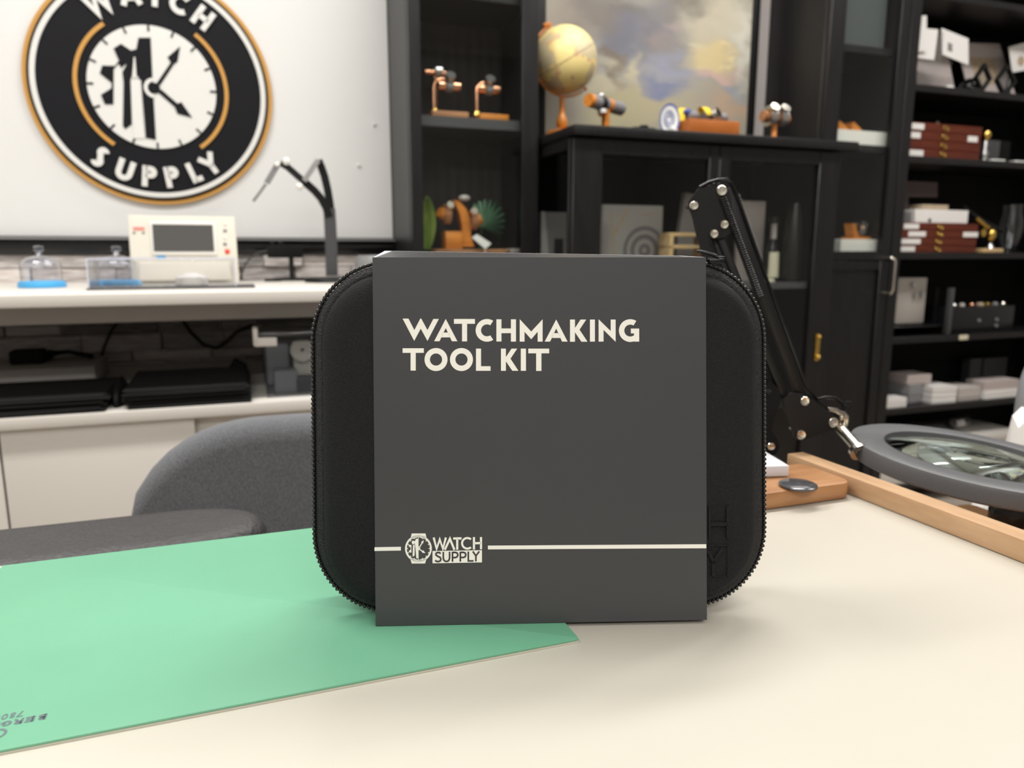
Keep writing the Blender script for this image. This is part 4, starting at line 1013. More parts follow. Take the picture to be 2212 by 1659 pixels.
# lower shelf: wooden stand with two gold watches, leaves, a price tag
t = 2.12; z = SH2
def q4(x, y, tt=None): p = at_t(x, y, tt or t); return (p.x, p.z)
ws = thing_s('wooden_watch_stand', 'carved orange wooden watch stand with two watches on the lower shelf of the glass cabinet', 'stand', q4(1000, 540)[0], t, z)
s0, s1 = q4(928, 545)[0], q4(1092, 545)[0]
part('base', BS().rbox(s0, s1, t - .05, t + .05, z + .0004, z + .014, .02, 'xy', .002), M_ACACIA, ws, 'wooden base')
a, c = q4(957, 500), q4(993, 533)
part('block', BS().box(a[0], c[0], t - .03, t + .03, z + .0144, a[1], .002), M_ORANGEW, ws)
pil = [q4(*p) for p in [(995, 533), (1021, 533), (1014, 510), (1013, 475), (1004, 452), (990, 436), (976, 432), (990, 460), (996, 490)]]
part('pillar', BS().poly(pil, .03, Matrix.Translation((0, t + .015, 0)) @ Matrix.Rotation(rad(90), 4, 'X')), M_ORANGEW, ws)
for x0, y0, lab in [(966, 449, 'left'), (1017, 462, 'right')]:
    a = q4(x0, y0); sx = 1 if lab == 'right' else -1
    part('watch_arm', BS().cyl((a[0] + sx * .012, t - .01, a[1] - .02), (a[0] + sx * .028, t - .015, a[1] - .012), .017, .015, 20), M_ORANGEW, ws)
    wt = part('watch', BS().rows([[(a[0] + sx * (.004 + e), t - .01 + q * math.cos(k_), a[1] - .018 + q * 1.15 * math.sin(k_)) for k_ in [2 * PI * k / 24 for k in range(24)]] for e, q in [(-.009, .018), (-.009, .024), (.009, .024), (.009, .018), (-.009, .018)]]), M_BROWNW, ws, 'watch on a brown strap')
    part('watch_case', BS().cyl((a[0], t - .030, a[1] + .004), (a[0], t - .038, a[1] + .007), .012, .010, 24), M_CHROME, wt)
fl = q4(1003, 428)
part('finial', BS().ball((fl[0], t, fl[1]), .012, (1.5, 1, .8)), M_SILVER, ws, 'pale finial')
pt = [q4(*p, 2.055) for p in [(1019, 513), (1030, 506), (1061, 526), (1048, 538)]]
single_s('price_tag', BS().poly(pt, .0015, Matrix.Translation((0, 2.055, 0)) @ Matrix.Rotation(rad(90), 4, 'X')).tube([(q4(1048, 538, 2.055)[0], 2.056, z + .0005), (q4(1048, 536, 2.055)[0], 2.056, q4(1048, 536, 2.055)[1])], .0012, 6), M_WHITEP, 'small white tilted price tag in front of the wooden watch stand', 'tag', q4(1045, 530, 2.055)[0], 2.055, z)
x0 = q4(1108, 545, 2.12)[0]
single_s('silver_box', BS().rbox(x0 - .018, x0 + .02, 2.09, 2.14, z + .0004, z + .016, .006, 'xy', .002), M_SILVER, 'small silver-grey box right of the wooden watch stand in the glass cabinet', 'box', x0, 2.11, z)
# artificial swiss-cheese leaf
t = 2.22
lf = thing_s('monstera_leaf', 'large dark green split leaf behind the wooden watch stand', 'plant', q4(1060, 540)[0], t, z)
t = 2.2; C0 = q4(1042, 488); b = BS(); rws = []
out = []
for k in range(15):
    a = rad(-35 + 215 * k / 14); R_ = (0.078 + .008 * math.sin(a * 2)) * (1.0 if k < 11 else .85)
    out += [(a - .085, R_ * .94), (a, R_), (a + .085, R_ * .95), (a + .105, R_ * .62)]
top = [b.v((C0[0] + r_ * math.cos(a), t + .018 * math.cos(a * 1.5) - .01, C0[1] + r_ * math.sin(a))) for a, r_ in out]
ctr = b.v((C0[0], t - .016, C0[1] - .005))
for i in range(len(top) - 1): b.f([ctr, top[i], top[i + 1]])
lo = part('leaf_blade', b, M_LEAF, lf)
so = lo.modifiers.new('thick', 'SOLIDIFY'); so.thickness = .0012
part('stalk', BS().tube([(C0[0], t, C0[1] - .005), (C0[0] - .005, t + .015, C0[1] - .04), (C0[0], t + .02, z + .004)], .003, 8), M_LEAF, lf)
t = 2.10
lf2 = thing_s('broad_leaf', 'broad yellow-green leaf at the left of the lower cabinet shelf', 'plant', q4(925, 540)[0] + .01, t, z)
b = BS(); ss, zz = q4(932, 480, t); n = 12; rws = []
for i in range(n + 1):
    a = i / n; wv = .024 * math.sin(PI * a) ** .7 + .0005; zc = z + .006 + a * (q4(932, 425, t)[1] - z - .006)
    rws.append([(ss - .014 + wv * u_, t + .022 * (1 - u_ * u_) - .02 * a, zc) for u_ in (-1, -.5, 0, .5, 1)])
b.rows(rws, False)
lo = part('leaf_blade', b, M_LEAFY, lf2); so = lo.modifiers.new('thick', 'SOLIDIFY'); so.thickness = .001
part('stalk', BS().tube([(ss - .014, t + .022, z + .008), (ss - .014, t + .024, z + .003)], .0025, 8), M_LEAF, lf2)

# ================================================================== black sideboard with glass doors
BT_ = 1.80
s0, s1 = 0.826, 1.752; ZT = 1.2655; ZU = 1.240; TB = 2.24
sb_ = thing_s('sideboard', 'black-brown sideboard with glass doors and a thick top under the painting', 'sideboard', (s0 + s1) / 2, 2.0, 0)
part('top_slab', BS().box(s0 - .002, s1 + .002, BT_, TB, ZU, ZT, .003, 2), M_WOODB, sb_)
F1 = BT_ + 0.02
L0 = s0 + .004; L1 = S_(1812, 420, F1) 
pw = 0.035
for (a, c) in ((L0, F1), (L1 - pw, F1), (L0, TB - pw), (L1 - pw, TB - pw)):
    part('corner_post', BS().box(a, a + pw, c + (.0225 if c == F1 else 0), c + pw, 0, ZU - .0003, .001, 1), M_WOODB, sb_)
b = BS(); b.box(L0 + pw, L1 - pw, TB - .012, TB - .002, .06, ZU - .0003)
part('back_panel', b, M_BLACKM, sb_)
part('side_glass', BS().box(L0 + .014, L0 + .019, F1 + pw, TB - pw, .10, ZU - .03), M_GLASS, sb_, 'glass left side')
part('side_panel', BS().box(L1 - .02, L1 - .005, F1 + pw, TB - pw, .06, ZU - .0003), M_WOODB, sb_)
for za, zb2 in ((.06, .10), (ZU - .03, ZU - .0003)): part('side_rail', BS().box(L0, L0 + .03, F1 + pw, TB - pw, za, zb2), M_WOODB, sb_)
SZ = Z_(1670, 611, F1 + .03)
for z in (SZ, 0.48, 0.10):
    part('shelf', BS().box(L0 + .036, L1 - .036, F1 + .026, TB - .013, z - .018, z, .001, 1), M_GREYD if z == SZ else M_WOODB, sb_)
zd1 = ZU - .004; zd0 = 0.09
dm = S_(1552, 400, F1)
topr = zd1 - Z_(1420, 338, F1)
frame_door(sb_, L0 + .001, dm - .001, zd0, zd1, F1, S_(1300, 400, F1) - L0, dm - S_(1531, 400, F1), topr, .08)
d2 = frame_door(sb_, dm + .001, L1 - .001, zd0, zd1, F1, S_(1575, 400, F1) - dm, L1 - S_(1769, 400, F1), topr, .08)
a = at_t(1764, 750, F1)
part('latch', BS().box(a.x - .008, a.x + .008, F1 - .006, F1 - .0002, a.z - .042, a.z + .042, .003).ball((a.x, F1 - .010, a.z - .03), .007).ball((a.x, F1 - .010, a.z + .033), .005), M_BRASS, d2, 'brass latch')
# things behind the glass, on its upper shelf
def boxed(name, x0, y0, x1, y1, t, dep, m, lab, cat, z=SZ, rot=0.0, bev=.001, group=None):
    a0, a1, b0, b1 = rect(x0, y0, x1, y1, t)
    R = Matrix.Translation(((a0 + a1) / 2, t, z)) @ Matrix.Rotation(rot, 4, 'Z')
    w_ = a1 - a0
    return single_s(name, BS().box(-w_ / 2, w_ / 2, 0, dep, .0004, b1 - z, bev, 1, R), m, lab, cat, (a0 + a1) / 2, t, z, group), a0, a1, b1
# boxes with a printed watch picture
def picture_box(x0, y0, x1, y1, t, lab, kind):
    a0, a1, b0, b1 = rect(x0, y0, x1, y1, t)
    r = thing_s('picture_box', lab, 'box', (a0 + a1) / 2, t, SZ)
    part('box_body', BS().box(a0, a1, t, t + .05, SZ + .0004, b1, .001, 1), M_CARDL, r)
    w_ = a1 - a0; f = Matrix.Translation((a0, t - .0001, SZ + .0008)) @ Matrix.Rotation(rad(90), 4, 'X'); h = b1 - SZ
    if kind:
        b = BS(); c = (w_ * .70, h * .42)
        for q, q2_ in ((.36, .30), (.24, .17), (.10, .04)): b.ring(c, w_ * q2_, w_ * q, .0004, f, n=40)
        part('dial_print', b, M_CUSH, r, 'printed grey dial')
        b = BS(); b.stroke([(w_ * .12, h * .9), (w_ * .22, h * .2)], .006, .0004, f); b.stroke([(w_ * .18, h * .62), (w_ * .42, h * .95)], .009, .0004, f); b.stroke([(w_ * .6, h * .86), (w_ * .82, h * .9)], .006, .0004, f)
        part('strap_print', b, M_TAN, r, 'printed tan strap')
    else:
        b = BS(); b.disc((w_ * .62, h * .22), w_ * .26, .0004, f, 32); b.poly([(w_ * .45, 0), (w_ * .8, 0), (w_ * .78, h * .62), (w_ * .46, h * .62)], .0003, f)
        part('watch_print', b, M_GREYD, r, 'printed dark watch')
        part('light_panel', BS().poly([(0, 0), (w_ * .36, 0), (w_ * .12, h), (0, h)], .0002, f), M_WHITEP, r)
picture_box(1169, 458, 1230, 580, 2.15, 'grey box with a printed dark watch seen through the left glass side of the sideboard', 0)
picture_box(1302, 443, 1430, 600, 1.98, 'grey box printed with a large watch dial and strap behind the left sideboard door', 1)
boxed('white_slip', 1288, 464, 1297, 600, 1.96, .012, M_WHITEP, 'narrow white card edge left of the dial picture box', 'card')
# leaning grey board, pale wooden rack in front of it
a0, a1, b0, b1 = rect(1440, 425, 1512, 600, 2.05)
R = Matrix.Translation((a0, 2.04, SZ + .0180)) @ Matrix.Rotation(rad(8), 4, 'Y')
single_s('grey_board', BS().box(0.02, 0.115, 0, .02, .014, b1 - SZ, .001, 1, R), M_CARDL, 'plain grey board leaning behind the pale wooden rack in the sideboard', 'board', a0 + .06, 2.05, SZ)
a0, a1, b0, b1 = rect(1446, 503, 1530, 600, 1.895)
b = BS(); th = .010
for zz in (b1 - th, b1 - .045, SZ + .0004): b.box(a0, a1, 1.895, 1.955, zz, zz + th, .001, 1)
b.box(a0, a0 + .012, 1.895, 1.955, SZ + .0105, b1 - th - .0001).box(a1 - .012, a1, 1.895, 1.955, SZ + .0105, b1 - th - .0001)
single_s('wooden_rack', b, M_PALEW, 'small pale wooden rack with open compartments behind the left sideboard door', 'rack', (a0 + a1) / 2, 1.92, SZ)
boxed('grey_board', 1592, 434, 1650, 600, 2.00, .012, M_CARD, 'upright taupe board behind the black label bottle in the sideboard', 'board')
boxed('dark_box', 1620, 515, 1662, 600, 2.02, .04, M_BLACKM, 'black box between the taupe board and the label bottle', 'box')
def lathe_at(s, t, z): return Matrix.Translation((s, t, z))
t = 1.925; xs, zc = q4(1666, 590, t); zt_ = q4(1662, 468, t)[1]; h = zt_ - SZ
lbot = thing_s('label_bottle', 'black bottle with a cream label and silver neck behind the right sideboard door', 'bottle', xs, t, SZ)
part('bottle_body', BS().lathe([(.0001, .0004), (.0205, .0004), (.022, .004), (.019, h * .5), (.012, h * .62), (.010, h * .66), (.0001, h * .66)], lathe_at(xs, t, SZ), 28), M_DGLASS, lbot)
part('neck', BS().lathe([(.0095, h * .662), (.0095, h * .9), (.0001, h * .9)], lathe_at(xs, t, SZ), 20), M_SILVER, lbot, 'silver neck')
part('cap', BS().lathe([(.016, h * .902), (.016, h), (.0001, h)], lathe_at(xs, t, SZ), 20), M_BLACK, lbot)
part('label', BS().rows([[(xs + r_ * math.sin(a), t - r_ * math.cos(a), SZ + zz) for a in [rad(-65 + 13 * k) for k in range(11)]] for zz, r_ in [(.014, .0221), (h * .46, .0198)]], False), M_CREAML, lbot, 'cream label')
b = BS()
t2_ = 1.90; xq = q4(1662, 603, t2_)[0]
b.lathe([(.0001, .0004), (.016, .0004), (.017, .006), (.010, .010), (.0001, .0105)], lathe_at(xq, t2_, SZ), 24)
single_s('cream_puck', b, M_CREAML, 'small cream puck at the foot of the black label bottle', 'puck', xq, t2_, SZ)
t = 1.905; xs = L1 - .036 - .049; h = q4(1735, 440, t)[1] - SZ
b = BS().lathe([(.0001, .0004), (.032, .0004), (.034, .006), (.031, h * .55), (.024, h * .85), (.018, h), (.0001, h)], lathe_at(xs, t, SZ), 36)
single_s('dark_decanter', b, M_GREYG, 'large smoky dark decanter at the right end of the sideboard shelf', 'decanter', xs, t, SZ)
t = 1.860; xs = L1 - .036 - .015; zc = q4(1757, 470, t)[1]; h = q4(1757, 438, t)[1] - SZ
cd = thing_s('crystal_flask', 'slim clear crystal flask with a round stopper beside the smoky decanter', 'flask', xs, t, SZ)
part('flask_body', BS().lathe([(.0001, .0004), (.010, .0004), (.0115, .004), (.010, h * .5), (.007, h * .62), (.007, h * .66), (.0001, h * .66)], lathe_at(xs, t, SZ), 20), M_CLEARP, cd)
part('stopper', BS().lathe([(.006, h * .662), (.008, h * .75), (.011, h * .85), (.012, h * .93), (.008, h), (.0001, h)], lathe_at(xs, t, SZ), 16), M_CUTG, cd, 'cut crystal stopper')

# ------------------------------------------------------------------ on top of the sideboard
t = 2.13
gc = at_t(1220, 130, t); gr = (S_(1285, 130, t) - S_(1157, 130, t)) / 2
m = mat('globe_paper', (0.80, 0.66, 0.26), 0.4)
nt = m.node_tree; bs = nt.nodes['Principled BSDF']; tcn = nt.nodes.new('ShaderNodeTexCoord'); nz = nt.nodes.new('ShaderNodeTexNoise'); nz.inputs['Scale'].default_value = 13; nz.inputs['Detail'].default_value = 6
rp = nt.nodes.new('ShaderNodeValToRGB'); rp.color_ramp.elements[0].position = .52; rp.color_ramp.elements[0].color = (.90, .74, .31, 1); rp.color_ramp.elements[1].position = .60; rp.color_ramp.elements[1].color = (.62, .52, .33, 1)
e = rp.color_ramp.elements.new(.535); e.color = (.74, .38, .22, 1); e = rp.color_ramp.elements.new(.55); e.color = (.64, .58, .36, 1)
nt.links.new(tcn.outputs['Object'], nz.inputs['Vector']); nt.links.new(nz.outputs['Fac'], rp.inputs[0]); nt.links.new(rp.outputs[0], bs.inputs['Base Color'])
gb = thing_s('globe', 'yellow antique-style globe on a turned orange wooden stand on the sideboard', 'globe', gc.x, t, ZT)
TLT = Matrix.Rotation(rad(-32), 4, 'Y')
part('sphere', BS().ball((gc.x, t, gc.z), gr, seg=40), m, gb, 'yellow map sphere')
zb_ = ZT + .0004
gx = S_(1214, 250, t)
b = BS().lathe([(.0001, 0), (.050, 0), (.052, .020), (.044, .034), (.016, .038), (.011, .042), (.017, .052), (.0165, .066), (.011, .078), (.0085, .086), (.0075, gc.z - gr - .008 - zb_)], lathe_at(gx, t, zb_), 28)
part('stand', b, M_ORANGEW, gb, 'turned orange stand')
b = BS(); ar = gr + .0065
b.tube([(gc.x + ar * math.cos(rad(a)), t, gc.z + ar * math.sin(rad(a))) for a in range(122, 314, 8)], .0032, 8)
for a in (122, 312): b.ball((gc.x + (ar) * math.cos(rad(a)), t, gc.z + ar * math.sin(rad(a))), .006)
part('meridian_arc', b, M_ORANGEW, gb)
am = rad(122)
b = BS()
for k in range(3): b.ball((gc.x + (ar + .004 + .002 * k) * math.cos(am - .06 + .06 * k), t, gc.z + (ar + .004 + .002 * k) * math.sin(am - .06 + .06 * k)), .007)
part('finial', b, M_ORANGEW, gb)
b = BS(); AX = Matrix.Translation((gc.x, t, gc.z)) @ TLT
b.tube([AX @ Vector(((gr + .0004) * math.cos(2 * PI * k / 48), (gr + .0004) * math.sin(2 * PI * k / 48), 0)) for k in range(48)], .0011, 6, True)
part('equator_line', b, M_TAN, gb)
# T-shaped watch stand with a grey roll
t = 1.92
def q5(x, y): p = at_t(x, y, t); return Vector((p.x, t, p.z))
wr = thing_s('watch_roll_stand', 'orange wooden post holding a grey watch roll, right of the globe', 'stand', q5(1308, 265).x, t, ZT)
pp = q5(1308, 262)
part('post', BS().box(pp.x - .0075, pp.x + .0075, t - .01, t + .01, ZT + .0004, q5(1308, 238).z, .001, 1), M_ORANGEW, wr)
part('foot', BS().box(pp.x - .02, pp.x + .02, t + .0102, t + .03, ZT + .0004, ZT + .01, .001, 1), M_ORANGEW, wr)
a = q5(1264, 219); c = q5(1356, 232); c.y += .03; a.y -= .02; d = (c - a)
part('roll', BS().tube([a + d * .10, a + d * .12, a + d * .96, c], [.0165, .018, .018, .012], 24), M_CUSH, wr, 'grey cushion roll')
part('end_cap', BS().tube([a, a + d * .099], .0175, 24), M_ORANGEW, wr, 'orange end')
part('centre_band', BS().tube([a + d * .52, a + d * .62], .0187, 24), M_ORANGEW, wr, 'orange band')
wt = part('watch', BS().tube([a + d * .30, a + d * .43], .0195, 24), M_BLACK, wr, 'black wrist watch')
m_ = a + d * .365
part('watch_case', BS().cyl(m_ + Vector((0, -.008, -.022)), m_ + Vector((0, -.012, -.031)), .014, .012, 20).ball(m_ + Vector((0, 0, .02)), .008), M_STEEL, wt)
single_s('loose_watch', BS().rbox(q5(1335, 265).x, q5(1385, 265).x, 1.83, 1.86, ZT + .0004, ZT + .008, .012, 'xy', .002).cyl((q5(1362, 265).x, 1.845, ZT + .0085), (q5(1362, 265).x, 1.845, ZT + .014), .012), M_BLACKM, 'small black watch lying flat on the sideboard below the grey roll', 'watch', q5(1360, 265).x, 1.845, ZT)
# blue-rimmed shell dish, yellow ornament
t = 1.90
a = q5(1444, 274); zt_ = q5(1444, 222).z; hh = (zt_ - ZT) / 2
er = thing_s('shell_dish', 'white ear-shaped porcelain dish with a blue rim standing on the sideboard', 'dish', a.x, t, ZT)
K = Matrix.Translation((a.x, t, ZT + hh)) @ Matrix.Rotation(rad(12), 4, 'Y') @ Matrix.Rotation(rad(82), 4, 'X') @ Matrix.Diagonal((.72, 1, 1, 1))
part('dish_body', BS().lathe([(.0001, -.004), (hh * .5, -.004), (hh * .86, .001), (hh * .86, .004), (hh * .55, .001), (.0001, .0005)], K, 32), M_SIGNW, er)
part('blue_rim', BS().lathe([(hh * .862, .0005), (hh * 1.0, .003), (hh * 1.0, .006), (hh * .862, .0045), (hh * .862, .0005)], K, 32, False, False), mat('delft_blue', (.12, .16, .38), .35), er, 'blue rim')
b = BS()
for q in (.2, .36, .52): b.lathe([(hh * q, .0012 + q * .002), (hh * (q + .05), .0014 + q * .002), (hh * (q + .05), .002 + q * .002), (hh * q, .002 + q * .002), (hh * q, .0012 + q * .002)], K, 32, False, False)
part('inner_ring', b, MATS['delft_blue'], er, 'fine blue rings')
part('tail', BS().tube([(a.x + .002, t, ZT + .02), (a.x + .018, t - .004, ZT + .010), (a.x + .034, t - .006, ZT + .0055)], [.014, .011, .005], 14), M_SIGNW, er)
t = 1.985; a = q5(1480, 274); zt_ = q5(1480, 229).z; hh = zt_ - ZT
yl = thing_s('yellow_ornament', 'small bright yellow pleated ornament between the dish and the wooden box', 'ornament', a.x, t + .01, ZT)
b = BS(); K = Matrix.Translation((a.x, t + .01, ZT + hh * .66)) @ Matrix.Rotation(rad(80), 4, 'X')
b.rows([[K @ Vector((r_ * (1 + .09 * (k % 2)) * math.cos(2 * PI * k / 32), r_ * (1 + .09 * (k % 2)) * math.sin(2 * PI * k / 32), z)) for k in range(32)] for r_, z in [(.0005, .006), (hh * .14, .008), (hh * .30, .002), (hh * .31, -.003), (.0005, -.004)]])
part('rosette', b, M_YEL, yl)
part('foot', BS().lathe([(.0001, .0004), (.013, .0004), (.012, .006), (.004, .012), (.003, hh * .36)], lathe_at(a.x, t + .01, ZT), 16), M_YEL, yl)
# wooden tray with cushioned watches
t = 1.86
a = q5(1489, 280); c = q5(1598, 284)
wx = thing_s('watch_tray', 'orange-brown wooden tray of three cushioned watches on the sideboard', 'tray', (a.x + c.x) / 2, t, ZT)
zt_ = q5(1540, 260).z + .002
part('tray_box', BS().box(a.x, c.x, t, t + .09, ZT + .0004, zt_, .002), mat('red_brown_wood', (.36, .10, .015), .4, col2=(.45, .14, .025), nscale=12), wx, 'wooden tray')
for f_, mm in ((.22, M_CUSH), (.5, M_CUSH), (.80, M_CUSH)):
    x = a.x + (c.x - a.x) * f_
    cu = part('cushion', BS().ball((x, t + .045, zt_ + .013), .02, (.95, 1.3, .8)), mm, wx)
x = a.x + (c.x - a.x) * .47
part('yellow_strap', BS().rows([[(x - .006 + e - .012 * math.sin(a_), t + .03 + .02 * math.cos(a_), zt_ + .014 + .024 * math.sin(a_)) for a_ in [rad(15 * k) for k in range(0, 13)]] for e in (-.011, .011)], False), M_YEL, wx, 'bright yellow strap')
part('steel_watch', BS().cyl((x + .012, t + .015, zt_ + .016), (x + .018, t + .004, zt_ + .022), .017, .015, 24), M_CHROME, wx, 'polished steel watch')
part('blue_strap', BS().ball((a.x + (c.x - a.x) * .12, t + .045, zt_ + .024), .012, (1, 1, .8)), mat('blue_strap', (.06, .08, .32), .5), wx, 'blue strap')
# pair of watches on a short post
t = 1.90
a = q5(1672, 286)
pw_ = thing_s('double_watch_stand', 'short wooden stand with two shiny watches at the right end of the sideboard', 'stand', a.x, t, ZT)
zc = q5(1672, 252).z
part('post', BS().lathe([(.0001, .0004), (.016, .0004), (.012, .006), (.008, .012), (.008, zc - ZT - .02)], lathe_at(a.x, t, ZT), 20), M_ORANGEW, pw_)
part('cross_roll', BS().cyl((a.x - .045, t, zc), (a.x + .045, t, zc - .006), .016, .016, 20), M_BROWNW, pw_, 'brown roll')
for dx, mm in ((-.018, M_GREYP), (.020, M_GREYP)):
    w_ = part('watch', BS().rows([[(a.x + dx + e, t + q * math.cos(k_), zc + q * 1.08 * math.sin(k_)) for k_ in [2 * PI * k / 28 for k in range(28)]] for e, q in [(-.011, .018), (-.011, .027), (.011, .027), (.011, .018), (-.011, .018)]]), M_STEEL, pw_, 'steel wrist watch')
    part('watch_face', BS().cyl((a.x + dx, t - .014, zc + .016), (a.x + dx, t - .024, zc + .024), .015, .014, 24), M_CHROME, w_)

# ------------------------------------------------------------------ painting leaning on the wall behind
t = 2.262
p0 = S_(1180, 60, t); p1 = S_(1625, 60, t)
pn = thing_s('painting', 'large framed painting of a cloudy blue and yellow sunset behind the globe', 'painting', (p0 + p1) / 2, t, ZT)
m = bpy.data.materials.new('sunset_paint'); m.use_nodes = True; nt = m.node_tree; bs = nt.nodes['Principled BSDF']; bs.inputs['Roughness'].default_value = .5
tcn = nt.nodes.new('ShaderNodeTexCoord'); nz = nt.nodes.new('ShaderNodeTexNoise'); nz.inputs['Scale'].default_value = 9; nz.inputs['Detail'].default_value = 7
mp = nt.nodes.new('ShaderNodeMapping'); mp.inputs['Scale'].default_value = (.8, 1, 1.5)
nt.links.new(tcn.outputs['Object'], mp.inputs[0]); nt.links.new(mp.outputs[0], nz.inputs['Vector'])
sub = nt.nodes.new('ShaderNodeVectorMath'); sub.operation = 'SUBTRACT'; sub.inputs[1].default_value = (.5, .5, .5); nt.links.new(nz.outputs['Color'], sub.inputs[0])
scl = nt.nodes.new('ShaderNodeVectorMath'); scl.operation = 'SCALE'; scl.inputs['Scale'].default_value = .22; nt.links.new(sub.outputs[0], scl.inputs[0])
add = nt.nodes.new('ShaderNodeVectorMath'); nt.links.new(tcn.outputs['Object'], add.inputs[0]); nt.links.new(scl.outputs[0], add.inputs[1])
base = nt.nodes.new('ShaderNodeRGB'); base.outputs[0].default_value = (.33, .31, .26, 1); cur = base.outputs[0]
pc = ((p0 + p1) / 2, ZT)
for x, y, r_, sz_, col, k in [(1230, 40, .16, 1, (.30, .26, .22), .8), (1400, 60, .17, 1, (.17, .165, .19), .9), (1350, 20, .10, .6, (.13, .12, .10), .7), (1560, 40, .20, 1, (.52, .47, .36), .9), (1600, 60, .10, 1, (.62, .58, .47), .7),
                         (1450, 165, .17, .5, (.27, .29, .41), .9), (1340, 100, .10, 1, (.20, .22, .27), .8), (1540, 122, .12, .6, (.66, .53, .26), .8), (1545, 165, .09, .5, (.60, .40, .36), .75), (1590, 150, .07, .6, (.50, .36, .32), .8),
                         (1420, 215, .24, .45, (.42, .37, .24), .9), (1330, 240, .16, .6, (.40, .36, .22), .9), (1580, 235, .14, .5, (.44, .32, .23), .9), (1590, 195, .10, .35, (.28, .31, .36), .8), (1330, 130, .035, 3, (.16, .12, .08), .8), (1300, 175, .05, 1, (.46, .42, .30), .8), (1455, 60, .05, .7, (.4, .3, .3), .5), (1612, 90, .045, 4, (.70, .68, .60), .7), (1368, 150, .03, 3, (.55, .49, .33), .7), (1500, 100, .06, .3, (.62, .57, .42), .6), (1570, 115, .05, .3, (.74, .62, .36), .8), (1520, 140, .04, .3, (.72, .58, .30), .7), (1260, 110, .07, 1, (.25, .26, .30), .6), (1420, 90, .06, .5, (.30, .24, .23), .6), (1290, 15, .17, .7, (.17, .15, .14), .8), (1480, 5, .13, .5, (.15, .13, .11), .8), (1430, 190, .13, .35, (.17, .20, .33), .9), (1350, 70, .10, .8, (.15, .15, .19), .8)]:
    q = at_t(x, y, t)
    ds = nt.nodes.new('ShaderNodeVectorMath'); ds.operation = 'SUBTRACT'; nt.links.new(add.outputs[0], ds.inputs[0]); ds.inputs[1].default_value = (q.x - pc[0], 0, q.z - pc[1])
    mu = nt.nodes.new('ShaderNodeVectorMath'); mu.operation = 'MULTIPLY'; nt.links.new(ds.outputs[0], mu.inputs[0]); mu.inputs[1].default_value = (1 / r_, 0, 1 / (r_ * sz_))
    ln = nt.nodes.new('ShaderNodeVectorMath'); ln.operation = 'LENGTH'; nt.links.new(mu.outputs[0], ln.inputs[0])
    mr = nt.nodes.new('ShaderNodeMapRange'); mr.interpolation_type = 'SMOOTHSTEP'; mr.inputs['From Min'].default_value = 1.15; mr.inputs['From Max'].default_value = .1; mr.inputs['To Max'].default_value = k; nt.links.new(ln.outputs['Value'], mr.inputs['Value'])
    mx = nt.nodes.new('ShaderNodeMix'); mx.data_type = 'RGBA'; nt.links.new(mr.outputs[0], mx.inputs[0]); nt.links.new(cur, mx.inputs[6]); mx.inputs[7].default_value = (*col, 1); cur = mx.outputs[2]
nt.links.new(cur, bs.inputs['Base Color'])
part('canvas', BS().box(p0, p1, t + .004, t + .018, ZT + .012, 2.02), m, pn)
fw = S_(1639, 100, t) - p1
b = BS(); b.box(p1, p1 + fw, t, t + .022, ZT + .0004, 2.03, .002).box(p0 - fw, p0, t, t + .022, ZT + .0004, 2.03, .002).box(p0 + .0002, p1 - .0002, t, t + .022, ZT + .0004, ZT + .012, .002).box(p0 + .0002, p1 - .0002, t, t + .022, 2.02, 2.032, .002)
part('frame', b, M_BLACK, pn, 'thin black frame')

# ================================================================== tall glass cabinet right of the sideboard
C2T = 2.0; e0, e1 = 1.795, S_(1963, 100, C2T)
tcb = thing_s('glass_cabinet', 'tall black-brown cabinet with a chrome handle between the sideboard and the open bookcase', 'cabinet', (e0 + e1) / 2, 2.15, 0)
carcass(tcb, e0, e1, C2T + .0225, TW - .002, 2.02)
zmid = Z_(1870, 562, C2T)
ul = S_(1820, 150, C2T) - e0; ur = e1 - S_(1943, 100, C2T)
frame_door(tcb, e0 + .001, e1 - .001, zmid, 2.01, C2T, ul, ur, .05, .030)
ld = frame_door(tcb, e0 + .001, e1 - .001, 0.08, zmid - .003, C2T, ul, ur, .03, .06, glass=False, name='lower_door')
h0 = at_t(1925, 558, C2T - .03); h1 = at_t(1921, 634, C2T - .03); hx = e1 - ur * .55
part('handle', BS().tube([(hx, C2T - .0002, h0.z), (hx, C2T - .026, h0.z + .001), (hx + .008, C2T - .032, h0.z - .004), (hx + .010, C2T - .034, h0.z - .015), (hx + .010, C2T - .034, h1.z + .01), (hx + .006, C2T - .030, h1.z), (hx, C2T - .0002, h1.z)], .0052, 10), M_CHROME, ld, 'chrome bar handle')
UZ = [Z_(1880, 103, C2T + .04), Z_(1870, 314, C2T + .04), Z_(1865, 549, C2T + .04)]
for z in UZ: part('shelf', BS().box(e0 + .0185, e1 - .0185, C2T + .03, TW - .012, z - .022, z, .001, 1), M_WOODB, tcb)
def boxz(name, x0, y0, x1, y1, t, dep, m, lab, cat, z, **k): return boxed(name, x0, y0, x1, y1, t, dep, m, lab, cat, z=z, **k)
boxz('grey_case', 1812, -60, 1916, 95, 2.05, .15, mat('grey_green_case', (.075, .085, .085), .45), 'large grey-green box on the top visible shelf of the right glass cabinet', 'box', UZ[0])
o, a0, a1, zt1 = boxz('white_tray', 1800, 282, 1916, 312, 2.04, .17, M_BEIGEL, 'white tray with two orange wedges on the middle shelf of the right glass cabinet', 'tray', UZ[1])
